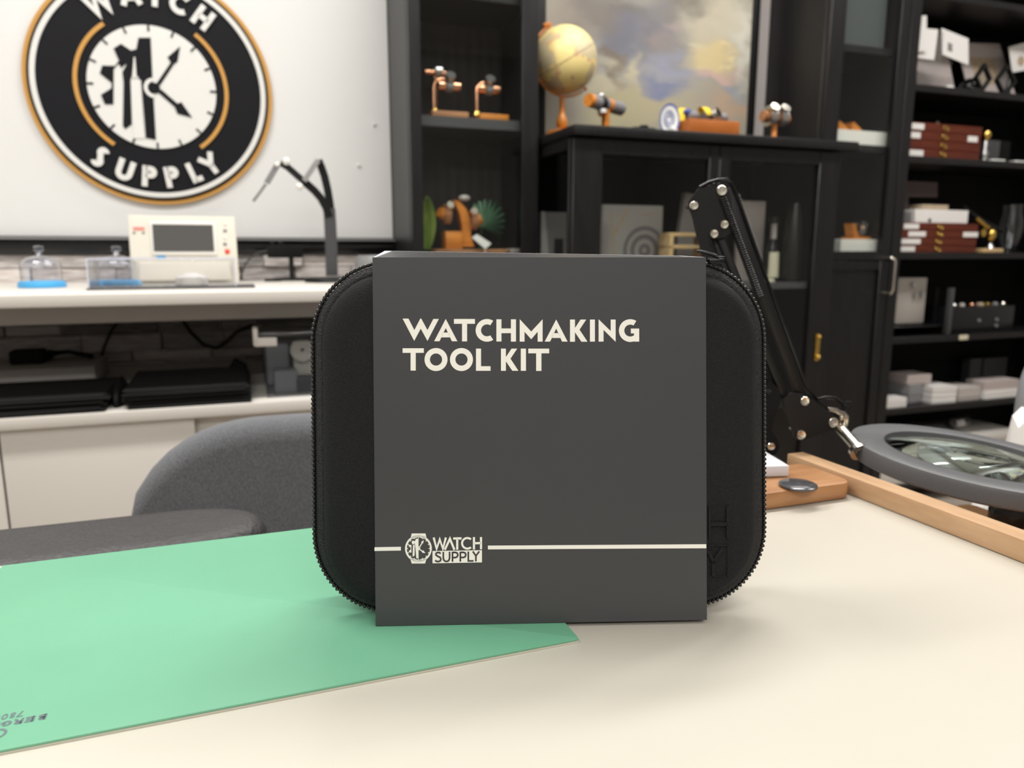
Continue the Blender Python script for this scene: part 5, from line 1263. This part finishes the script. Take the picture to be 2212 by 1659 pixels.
for x, y, lab in [(1808, 280, 'left orange wooden wedge on the white tray in the glass cabinet'), (1837, 280, 'right orange wooden wedge on the white tray in the glass cabinet')]:
    s = S_(x, y, 2.09)
    single_s('wedge', BS().poly([(0, 0), (.045, 0), (.040, .010), (.006, .032), (0, .030)], .05, Matrix.Translation((s - .012, 2.12, zt1 + .0004)) @ Matrix.Rotation(rad(90), 4, 'X')), M_ORANGEW, lab, 'wedge', s, 2.10, zt1, 'orange wedges on the white tray')
o, a0, a1, zt2 = boxz('white_tray', 1816, 517, 1894, 549, 2.04, .17, M_BEIGEL, 'white tray carrying a watch stand on the lower shelf of the right glass cabinet', 'tray', UZ[2])
t = 2.10; xs = S_(1852, 515, t)
wv = thing_s('low_watch_stand', 'low orange wooden watch stand on the lower white tray in the glass cabinet', 'stand', xs, t, zt2)
part('base', BS().box(xs - .045, xs + .032, t - .03, t + .03, zt2 + .0004, zt2 + .010, .001, 1).poly([(0, 0), (.02, 0), (.0, .045), (-.012, .045)], .04, Matrix.Translation((xs - .034, t + .02, zt2 + .0102)) @ Matrix.Rotation(rad(90), 4, 'X')), M_ORANGEW, wv)
part('watch', BS().rows([[(xs + .004 + e, t + q * math.cos(k_), zt2 + .034 + q * math.sin(k_)) for k_ in [2 * PI * k / 24 for k in range(24)]] for e, q in [(-.012, .016), (-.012, .023), (.012, .023), (.012, .016), (-.012, .016)]]), M_GREYP, wv, 'grey watch')
part('watch_face', BS().cyl((xs + .004, t - .014, zt2 + .046), (xs + .004, t - .024, zt2 + .053), .015, .014, 24), M_CHROME, wv)

# ================================================================== open bookcase on the right
B0 = e1 + .003; B1 = 3.25; BKT = 2.0
bk = thing_s('bookcase', 'wide open black-brown bookcase on the far right wall', 'bookcase', (B0 + B1) / 2, 2.15, 0)
b = BS(); sw = S_(1986, 100, BKT) - B0
b.box(B0, B0 + sw, BKT, TW - .002, 0, 2.02, .001, 1).box(B1 - sw, B1, BKT, TW - .002, 0, 2.02, .001, 1).box(B0 + sw, B1 - sw, BKT, TW - .002, 1.99, 2.02)
part('carcass', b, M_WOODB, bk)
part('back_panel', BS().box(B0 + sw, B1 - sw, TW - .010, TW - .003, .02, 1.99), M_BLACKM, bk)
BZ = [1.795, Z_(2085, 191, BKT), Z_(2085, 343, BKT), Z_(2075, 546, BKT), Z_(2060, 724, BKT), Z_(2040, 874, BKT), 0.085]
for z in BZ: part('shelf', BS().box(B0 + sw + .0005, B1 - sw - .0005, BKT + .004, TW - .011, z - .022, z, .001, 1), M_WOODB, bk)
Z1, Z2, Z3, Z4, Z5, Z6 = BZ[1:]
# top shelf: boards, acrylic card holders, diamond frames
def leaning(name, pts, t, th, m, lab, cat, z, tiltx=8, extra=None):
    """flat piece outlined in the photo, standing on the shelf and leaning back"""
    P_ = [at_t(x, y, t) for x, y in pts]; s_ = sum(p.x for p in P_) / len(P_)
    zmin = min(p.z for p in P_)
    f = Matrix.Translation((0, t, z + .0008)) @ Matrix.Rotation(rad(90 - tiltx), 4, 'X')
    return BS().poly([(p.x, (p.z - zmin)) for p in P_], th, f), s_, f, zmin
b, s_, f, zm = leaning('', [(1993, 32), (2056, 38), (2068, 184), (1985, 180)], 2.17, .004, M_CARD, '', '', Z1)
single_s('grey_board', b, M_CARD, 'taupe board leaning at the back left of the top bookcase shelf', 'board', s_, 2.17, Z1)
b, s_, f, zm = leaning('', [(2082, 53), (2178, 57), (2203, 199), (2098, 170)], 2.17, .004, M_CARD, '', '', Z1)
pbd = thing_s('printed_board', 'taupe board with a faded tan print in the middle of the top bookcase shelf', 'board', s_, 2.17, Z1)
part('board', b, M_CARD, pbd)
q_ = [at_t(x, y, 2.17) for x, y in [(2107, 87), (2162, 90), (2166, 150), (2118, 150)]]
part('print', BS().poly([(p.x, p.z - zm) for p in q_], .0045, f), M_TAN, pbd, 'faded tan print')
def holder(pts, xb, lab, m, t, prnt):
    P_ = [at_t(x, y, t) for x, y in pts]; s_ = S_(xb, 170, t)
    r = thing_s('card_holder', lab, 'card', s_, t, Z1, 'printed cards on clear stands')
    f = Matrix.Translation((0, t, 0)) @ Matrix.Rotation(rad(90), 4, 'X')
    part('card', BS().poly([(p.x, p.z) for p in P_], .002, f), m, r, 'white printed card')
    zl = min(p.z for p in P_) + .02
    part('stem', BS().cyl((s_, t + .004, Z1 + .022), (s_, t + .004, zl), .003), M_ACRYL, r, 'clear stem')
    part('dome_foot', BS().lathe([(.0001, .0004), (.021, .0004), (.021, .004), (.016, .016), (.007, .022), (.0001, .0225)], lathe_at(s_, t + .004, Z1), 24), M_SIGNW, r, 'white dome foot')
    f2 = f @ Matrix.Translation((0, 0, .0021))
    for pr in prnt:
        part('print', BS().poly([(at_t(x, y, t).x, at_t(x, y, t).z) for x, y in pr], .0002, f2), M_GREYP, r)
holder([(2033, 61), (2091, 84), (2091, 141), (2035, 118)], 2053, 'white printed card on a clear stand with a domed foot, bookcase top shelf', M_WHITEP, 2.06, [[(2046, 92), (2056, 95), (2056, 113), (2046, 110)]])
P_ = [at_t(x, y, 2.05) for x, y in [(1983, 60), (2026, 64), (2017, 130), (1979, 125)]]
ah = thing_s('acrylic_holder', 'bright white upright card in an acrylic holder beside the bookcase post', 'card', P_[0].x + .03, 2.06, Z1)
f = Matrix.Translation((0, 2.05, 0)) @ Matrix.Rotation(rad(90), 4, 'X')
part('card', BS().poly([(p.x, p.z) for p in P_], .0015, f), M_WHITEP, ah)
P2 = [at_t(x, y, 2.04) for x, y in [(1984, 34), (2001, 34), (2001, 110), (1981, 112)]]
part('spine_card', BS().poly([(p.x, p.z) for p in P2], .0015, Matrix.Translation((0, 2.04, 0)) @ Matrix.Rotation(rad(90), 4, 'X')), M_WHITEP, ah)
a = S_(1980, 170, 2.05); c = S_(2032, 170, 2.05)
part('stand', BS().box(a, c, 2.0525, 2.056, Z1 + .0004, at_t(2000, 64, 2.05).z, .001, 1).box(a, c, 2.02, 2.0524, Z1 + .0004, Z1 + .006, .001, 1), M_ACRYL, ah, 'clear stand')
def diamond(x, y, hw, hh, t, lab):
    p = at_t(x, y, t); a = hw / F * 2.9; c = hh / F * 2.9
    zc = max(p.z, Z1 + c + .001)
    f = Matrix.Translation((p.x, t, zc)) @ Matrix.Rotation(rad(90), 4, 'X')
    r = thing_s('diamond_frame', lab, 'frame', p.x, t, Z1, 'black diamond display frames')
    part('frame', BS().stroke([(a, 0), (0, c), (-a, 0), (0, -c)], .009, .014, f, True), M_BLACK, r)
    part('clear_film', BS().poly([(a * .93, 0), (0, c * .93), (-a * .93, 0), (0, -c * .93)], .001, f @ Matrix.Translation((0, 0, .006))), M_CLEARP, r)
diamond(2119, 170, 19, 24, 2.08, 'left black diamond-shaped display frame on the top bookcase shelf')
diamond(2168, 176, 25, 28, 2.08, 'right black diamond-shaped display frame on the top bookcase shelf')
b, s_, f, zm = leaning('', [(2178, 102), (2230, 88), (2240, 150), (2186, 157)], 2.10, .002, M_WHITEP, '', '', Z1)
pc_ = thing_s('printed_card', 'white card with a brown printed motif at the right end of the top shelf', 'card', s_, 2.12, Z1)
P_ = [at_t(x, y, 2.12) for x, y in [(2178, 102), (2260, 80), (2270, 142), (2186, 157)]]
f = Matrix.Translation((0, 2.12, 0)) @ Matrix.Rotation(rad(90), 4, 'X')
part('card', BS().poly([(p.x, p.z) for p in P_], .002, f), M_WHITEP, pc_)
p = at_t(2205, 132, 2.118); part('motif', BS().disc((p.x, p.z), .018, .0003, f @ Matrix.Translation((0, 0, .0021)), 24), M_TAN, pc_, 'brown motif')
part('easel', BS().tube([(P_[0].x + .05, 2.13, P_[0].z - .02), (P_[0].x + .05, 2.16, Z1 + .006)], .003, 8).tube([(P_[0].x + .04, 2.125, P_[3].z + .001), (P_[0].x + .04, 2.125, Z1 + .006)], .003, 8).tube([(P_[0].x + .04, 2.125, Z1 + .0045), (P_[0].x + .05, 2.16, Z1 + .0045)], .003, 8).tube([(P_[0].x + .04, 2.125, P_[3].z + .03), (P_[0].x + .05, 2.13, P_[0].z - .02)], .003, 8), M_BLACK, pc_)
x = S_(2100, 192, 2.04)
single_s('clear_block', BS().rbox(x - .02, x + .025, 2.02, 2.05, Z1 + .0004, Z1 + .012, .006, 'xy', .002), M_ACRYL, 'small clear block in front of the left diamond frame', 'block', x, 2.04, Z1)
x = S_(2075, 170, 2.16)
single_s('dark_ball', BS().ball((x, 2.12, Z1 + .0355), .035), M_BLACKG, 'dark glossy ball in the shade behind the white domed foot', 'ball', x, 2.12, Z1)
# mahogany drawer cases: two stacks of four
def drawer_stack(x0, x1, ytop, ybot, z, t, labels, where, group, shift):
    a0, a1, b0, b1 = rect(x0, ytop, x1, ybot, t); h = (b1 - z) / 4
    names = ['bottom', 'second from bottom', 'third from bottom', 'topmost']
    for k in range(4):
        zz = z + k * h; c_ = (a0 + a1) / 2 + shift[k]
        r = thing_s('drawer_case', f'mahogany drawer case, {names[k]} of the {where}', 'case', c_, t, zz, group)
        w_ = a1 - a0
        part('case_body', BS().box(c_ - w_ / 2, c_ + w_ / 2, t, t + .16, zz + .0004, zz + h - .0004, .0015, 1), M_MAHOG, r)
        for dx in (-.006, .006):
            part('ring_pull', BS().tube([(c_ - .006 + dx + .0065 * math.cos(2 * PI * i / 16), t - .003, zz + h * .5 - dx * .4 + .0065 * math.sin(2 * PI * i / 16)) for i in range(16)], .0015, 6, True), M_BRASS, r, 'brass ring')
        for lx, lw, side in labels[k]:
            part('label', BS().box(c_ - w_ / 2 + lx * w_, c_ - w_ / 2 + (lx + lw) * w_, t - .0008, t - .0001, zz + h * .18, zz + h * .85), M_WHITEP, r, 'white label')
    return z + 4 * h
ztop2 = drawer_stack(1961, 2119, 268, 338, Z2, 2.03, [[(.0, .22, 0)], [], [(.01, .15, 0), (.81, .14, 0)], [(.01, .18, 0)]], 'upper stack under the top shelf', 'mahogany drawer cases in the upper stack', [0, -.001, 0, .003])
ztop3 = drawer_stack(1944, 2110, 482, 542, Z3, 2.03, [[(.02, .18, 0)], [(.02, .24, 0)], [(.09, .22, 0), (.80, .20, 0)], [(.03, .19, 0)]], 'lower stack beside the brass microscope', 'mahogany drawer cases in the lower stack', [0, .001, .004, .002])
for x, h, r_, m, lab in [(2025, .022, .008, M_TAN, 'small tan cone on the upper drawer stack'), (2055, .020, .009, M_BLACKG, 'small dark glossy knob on the upper drawer stack'), (2085, .012, .005, M_SILVER, 'tiny silver post on the upper drawer stack')]:
    s = S_(x, 262, 2.09); single_s('small_part', BS().lathe([(.0001, .0004), (r_, .0004), (r_ * 1.1, h * .4), (r_ * .7, h * .8), (.0001, h)], lathe_at(s, 2.09, ztop2), 16), m, lab, 'part', s, 2.09, ztop2)
# right of the upper stack
s = S_(2126, 340, 2.04); hz = Z_(2128, 283, 2.04) - Z2
fg = thing_s('silver_figure', 'small silver and brass figure right of the upper drawer stack', 'figure', s, 2.04, Z2)
part('pedestal', BS().lathe([(.0001, .0004), (.016, .0004), (.016, .005), (.009, .010), (.013, hz * .28), (.007, hz * .42), (.009, hz * .55), (.005, hz * .68)], lathe_at(s, 2.04, Z2), 20), M_STEEL, fg)
part('cap', BS().lathe([(.005, hz * .682), (.014, hz * .8), (.016, hz * .9), (.010, hz), (.0001, hz)], lathe_at(s, 2.04, Z2), 20), M_BRASS, fg, 'brass top')
boxed('grey_block', 2136, 303, 2160, 342, 2.08, .05, M_GREYD, 'left dark grey upright block right of the silver figure', 'block', z=Z2)
boxed('grey_block', 2163, 305, 2182, 342, 2.10, .05, M_BLACKM, 'right black upright block right of the silver figure', 'block', z=Z2)
for x, w_, lab in [(2150, .07, 'thin white strip lying in front of the grey block'), (2200, .07, 'thin white plate lying at the right end of the second shelf')]:
    s = S_(x, 345, 2.03); single_s('white_strip', BS().rbox(s - w_ / 2, s + w_ / 2, 2.012, 2.05, Z2 + .0004, Z2 + .007, .01, 'xy', .001), M_SIGNW, lab, 'strip', s, 2.03, Z2)
# on the lower stack
a0, a1, b0, b1 = rect(1972, 454, 2086, 483, 2.05)
wb_ = thing_s('white_carton', 'white flat carton with a black mark on top of the lower drawer stack', 'box', (a0 + a1) / 2, 2.05, ztop3)
hb = b1 - b0
part('carton', BS().box(a0, a1, 2.04, 2.16, ztop3 + .0004, ztop3 + hb, .0015, 1), M_WHITEP, wb_)
sx_ = S_(2008, 478, 2.04); part('black_mark', BS().box(sx_ - .007, sx_ + .006, 2.0392, 2.0399, ztop3 + .004, ztop3 + .016), M_BLACK, wb_, 'black printed mark')
single_s('plastic_pot', BS().rbox(a0 - .045, a0 - .003, 2.05, 2.10, ztop3 + .0004, ztop3 + hb * .8, .008, 'xy', .002), M_CLEARP, 'clear plastic pot beside the white carton on the lower stack', 'pot', a0 - .024, 2.07, ztop3)
a0, a1, b0, b1 = rect(1988, 443, 2044, 454, 2.08)
single_s('tan_box', BS().box(a0, a1, 2.07, 2.13, ztop3 + hb + .0004, ztop3 + hb + .020, .002), M_TAN, 'small tan box on the white carton', 'box', (a0 + a1) / 2, 2.1, ztop3 + hb)
b, s_, f, zm = leaning('', [(1952, 384), (2030, 388), (2028, 420), (1965, 420), (1965, 540), (1945, 540)], 2.22, .006, M_CARD, '', '', Z3, 3)
single_s('grey_board', b, mat('mauve_board', (.20, .155, .15), .7), 'mauve-grey board standing behind the white carton on the third shelf', 'board', s_, 2.22, Z3)
# brass microscope
t = 2.06
def q6(x, y): p = at_t(x, y, t); return Vector((p.x, t, p.z))
br = thing_s('brass_microscope', 'small brass instrument with a slanting black tube on the third bookcase shelf', 'microscope', q6(2130, 540).x, t, Z3)
a = q6(2110, 540); c = q6(2155, 540)
part('base', BS().box(a.x, c.x, t - .025, t + .03, Z3 + .0004, Z3 + .016, .002), M_PALEW, br, 'pale wooden base')
h = q6(2140, 520)
part('foot', BS().lathe([(.016, 0), (.012, .008), (.007, .016), (.007, .02)], lathe_at(h.x, t, Z3 + .0164), 20, True, True), M_STEEL, br)
part('pillar', BS().ball((h.x, t, q6(2140, 507).z), .019, (.9, .9, 1.25)), M_BRASS, br, 'brass body')
k_ = q6(2121, 503); part('focus_wheel', BS().cyl((k_.x, t - .008, k_.z), (k_.x, t + .008, k_.z), .014, seg=24), M_BRASS, br, 'brass wheel')
part('arm', BS().tube([q6(2135, 492), q6(2128, 488), q6(2108, 470)], .008, 10), M_BRASS, br, 'brass arm')
part('tube', BS().tube([q6(2082, 446), q6(2092, 455), q6(2105, 466), q6(2130, 482), q6(2165, 500)], [.005, .006, .0075, .0085, .007], 14), M_GUN, br, 'black tube')
# glass jug
t = 2.10; s = S_(2178, 540, t); h = Z_(2178, 442, t) - Z3
gj = thing_s('glass_jug', 'clear cut glass jug at the right of the third bookcase shelf', 'jug', s, t, Z3)
part('body', BS().lathe([(.0001, .0004), (.035, .0004), (.036, .006), (.028, .014), (.042, h * .4), (.044, h * .62), (.034, h * .84), (.036, h), (.034, h), (.032, h * .84), (.041, h * .62), (.039, h * .4), (.024, .02), (.0001, .018)], lathe_at(s, t, Z3), 14), M_CLEARP, gj)
part('handle', BS().tube([(s + .036, t, Z3 + h * .8), (s + .062, t, Z3 + h * .74), (s + .064, t, Z3 + h * .5), (s + .045, t, Z3 + h * .36)], .005, 8), M_CLEARP, gj)
# fourth shelf: silver box on a riser, black stereo-like unit with loose parts
a0, a1, b0, b1 = rect(1938, 600, 2000, 688, 2.08)
rz = Z_(1965, 703, 2.06)
ri = thing_s('riser', 'black riser shelf under the silver box on the fourth bookcase shelf', 'riser', (a0 + a1) / 2, 2.1, Z4)
a = B0 + sw + .004; c = S_(2040, 705, 2.06)
part('plate', BS().box(a, c, 2.04, 2.26, rz - .006, rz, .001, 1), M_BLACKG, ri)
for sx in (a + .001, c - .02): part('support', BS().box(sx, sx + .008, 2.05, 2.25, Z4 + .0004, rz - .0062), M_BLACK, ri)
sv = thing_s('silver_device', 'silver-beige box with three round knobs on the black riser shelf', 'device', (a0 + a1) / 2, 2.08, rz)
part('housing', BS().rbox(a0, a1, 2.08, 2.24, rz + .004, b1, .006, 'xz', .003), M_SILVER, sv)
part('plinth', BS().box(a0 + .005, a1 - .005, 2.085, 2.235, rz + .0004, rz + .0036), M_BLACK, sv)
for x, y, r_ in [(1969, 615, .0085), (1974, 637, .0085), (1988, 634, .0095)]:
    p = at_t(x, y, 2.08); part('knob', BS().cyl((p.x, 2.0795, p.z), (p.x, 2.066, p.z), r_, r_ * .9, 20), M_STEEL, sv, 'polished knob')
for x in (2016, 2044):
    s = S_(x, 670, 2.04 if x > 2030 else 2.13); tt = 2.03 if x > 2030 else 2.13
    h = Z_(x, 622, tt); zz = Z4 if x > 2030 else rz
    single_s('black_post', BS().box(s - .008, s + .008, tt - .012, tt + .008, zz + .0004, h, .002), M_GREYD if x > 2030 else M_BLACKM, ('front dark grey upright bar between the silver box and the black unit' if x > 2030 else 'rear black upright bar right of the silver box'), 'bar', s, tt, zz)
a0, a1, b0, b1 = rect(2056, 662, 2190, 715, 2.05)
un = thing_s('black_unit', 'low black unit with small round controls on the fourth bookcase shelf', 'unit', (a0 + a1) / 2, 2.08, Z4)
part('housing', BS().box(a0, a1, 2.05, 2.23, Z4 + .0004, b1, .003), M_BLACKG, un)
for x, y in [(2113, 692), (2151, 690), (2150, 703)]:
    p = at_t(x, y, 2.05); part('control', BS().cyl((p.x, 2.0495, p.z), (p.x, 2.043, p.z), .006, seg=16), M_GREYP, un)
for i, (x, m, r_, lab) in enumerate([(2060, M_STEEL, .008, 'steel'), (2078, M_CARD, .007, 'taupe'), (2097, M_COPPER, .009, 'copper'), (2117, M_TAN, .010, 'tan'), (2131, M_BRASS, .010, 'brass'), (2149, M_GREYP, .008, 'grey'), (2165, M_CHROME, .008, 'nickel')]):
    s = S_(x, 660, 2.08)
    single_s('loose_part', BS().lathe([(.0001, .0004), (r_ * 1.4, .0004), (r_ * 1.5, .006), (r_, .012), (.0001, .0135)], lathe_at(s, 2.08, b1), 16), m, f'small {lab} part lying on top of the low black unit', 'part', s, 2.08, b1, 'small metal parts on the black unit')
p = at_t(2081, 729, BKT + .0035)
single_s('shelf_tag', BS().rbox(p.x - .022, p.x + .022, BKT + .0005, BKT + .0038, Z4 - .020, Z4 - .002, .004, 'xz', .0005), M_CREAML, 'small cream tag fixed to the front edge of the fourth bookcase shelf', 'tag', p.x, BKT, Z4 - .02)
# fifth shelf: stacks of white cards and papers
def stack5(x0, x1, y0, y1, t, dep, m, lab, z=None, rot=0.0):
    a0, a1, b0, b1 = rect(x0, y0, x1, y1, t); zz = Z5 if z is None else z; h = max(.008, b1 - b0)
    R = Matrix.Translation(((a0 + a1) / 2, t, zz)) @ Matrix.Rotation(rad(rot), 4, 'Z'); w_ = a1 - a0; b = BS(); n = max(2, int(h / .006)); rn = random.Random(int(x0))
    for k in range(n):
        o = rn.uniform(-.0015, .0015); b.box(-w_ / 2 + o, w_ / 2 + o, o, dep + o, .0004 + h * k / n, h * (k + 1) / n - .0003, .0004, 1, R)
    single_s('card_stack', b, m, lab, 'cards', (a0 + a1) / 2, t, zz, 'stacks of cards on the fifth shelf'); return zz + h
stack5(1911, 1958, 865, 885, 2.02, .06, M_WHITEP, 'low white card stack nearest the left post on the fifth bookcase shelf')
z_ = stack5(1962, 1994, 838, 878, 2.06, .09, mat('grey_cards', (.30, .30, .31), .7), 'grey card stack in second place on the fifth shelf', rot=6)
stack5(1962, 2010, 812, 832, 2.06, .09, M_CARD, 'small taupe packet lying on the grey card stack', z=z_, rot=-3)
stack5(2016, 2064, 836, 872, 2.02, .10, M_WHITEP, 'tall cream-white card stack in the middle of the fifth shelf', rot=-4)
stack5(2070, 2116, 840, 868, 2.03, .10, mat('warm_cards', (.58, .53, .50), .7), 'warm grey card stack right of the tall white stack')
z_ = stack5(2128, 2200, 850, 866, 2.02, .09, M_WHITEP, 'white card stack at the right end of the fifth shelf')
stack5(2126, 2200, 828, 848, 2.03, .08, M_CARD, 'taupe cards lying on the right end white stack', z=z_)
boxed('grey_block', 2096, 775, 2120, 812, 2.22, .04, M_GREYD, 'left dim grey block at the back of the fifth shelf', 'block', z=Z5)
boxed('grey_block', 2126, 773, 2175, 812, 2.22, .04, M_GREYD, 'right dim grey block at the back of the fifth shelf', 'block', z=Z5)
# bottom: white chest and a silver-wrapped roll
a0 = S_(1899, 1000, 2.01); zt_ = Z_(2150, 928, 2.05)
wc = thing_s('white_chest', 'white storage box in the bottom of the bookcase behind the magnifier ring', 'box', a0 + .3, 2.03, Z6)
part('box_body', BS().box(max(a0, B0 + sw + .003), a0 + .72, 2.012, 2.26, Z6 + .0004, zt_ - .03, .003), M_WHITE, wc)
part('lid', BS().box(max(a0, B0 + sw + .002), a0 + .725, 2.008, 2.265, zt_ - .0298, zt_, .003), M_WHITE, wc)
p = at_t(2070, 908, 2.12)
single_s('foil_roll', BS().tube([(p.x - .05, 2.10, zt_ + .029), (p.x - .03, 2.10, zt_ + .031), (p.x + .05, 2.13, zt_ + .026), (p.x + .07, 2.14, zt_ + .022)], [.018, .028, .024, .010], 14), M_STEEL, 'shiny silver-wrapped roll lying on the white storage box', 'roll', p.x, 2.11, zt_)

# ================================================================== grey chair and paper at the far right
gy = 1.18
c0_ = at_y(2168, 860, gy); ztp = at_y(2212, 772, gy).z
gc_ = thing('grey_chair', 'smooth grey shell chair at the right edge of the picture', 'chair', (c0_.x + .24, gy + .1, 0), rad(10))
b = B(); rws = []
for yy, ins_ in [(0, .012), (.004, .004), (.012, 0), (.028, 0), (.036, .004), (.040, .012)]:
    rws.append([(x, gy + yy + .06 * ((x - c0_.x - .24) / .24) ** 2 * -1, z) for x, z in rr(c0_.x + ins_, c0_.x + .48 - ins_, .44 + ins_, ztp + .055 - ins_, .12 - ins_, 8)])
part('backrest', b.rows(rws, True, True, True), mat('grey_shell', (.27, .275, .29), .4), gc_)
part('seat', B().rbox(c0_.x + .02, c0_.x + .46, gy - .42, gy - .065, .42, .455, .06, 'xy', .012), MATS['grey_shell'], gc_)
for dx in (.06, .42):
    for dy in (-.38, -.10): part('leg', B().cyl((c0_.x + dx, gy + dy, .0005), (c0_.x + dx, gy + dy, .4195), .014), M_BLACK, gc_)
# crumpled tissue paper on the chair seat
b = B(); rn = random.Random(11); cx_ = at_y(2236, 930, 1.02).x + .012; rws = []; zt_ = at_y(2190, 905, 1.02).z
for i in range(11):
    a = i / 10; z = .4556 + (zt_ - .4556) * a
    r_ = .075 + .02 * math.sin(a * 5) - .01 * a
    rws.append([(cx_ + r_ * (1 + rn.uniform(-.16, .16)) * math.cos(2 * PI * k / 18), 1.02 + .5 * r_ * (1 + rn.uniform(-.2, .2)) * math.sin(2 * PI * k / 18), z + (rn.uniform(-.014, .014) if 0 < i < 10 else (rn.uniform(-.02, .016) if i else 0))) for k in range(18)])
single('paper_bag', b.rows(rws, True, True, True), M_WHITEP, 'crumpled white paper bag standing on the seat of the grey chair', 'bag', (cx_, 1.02, .455))
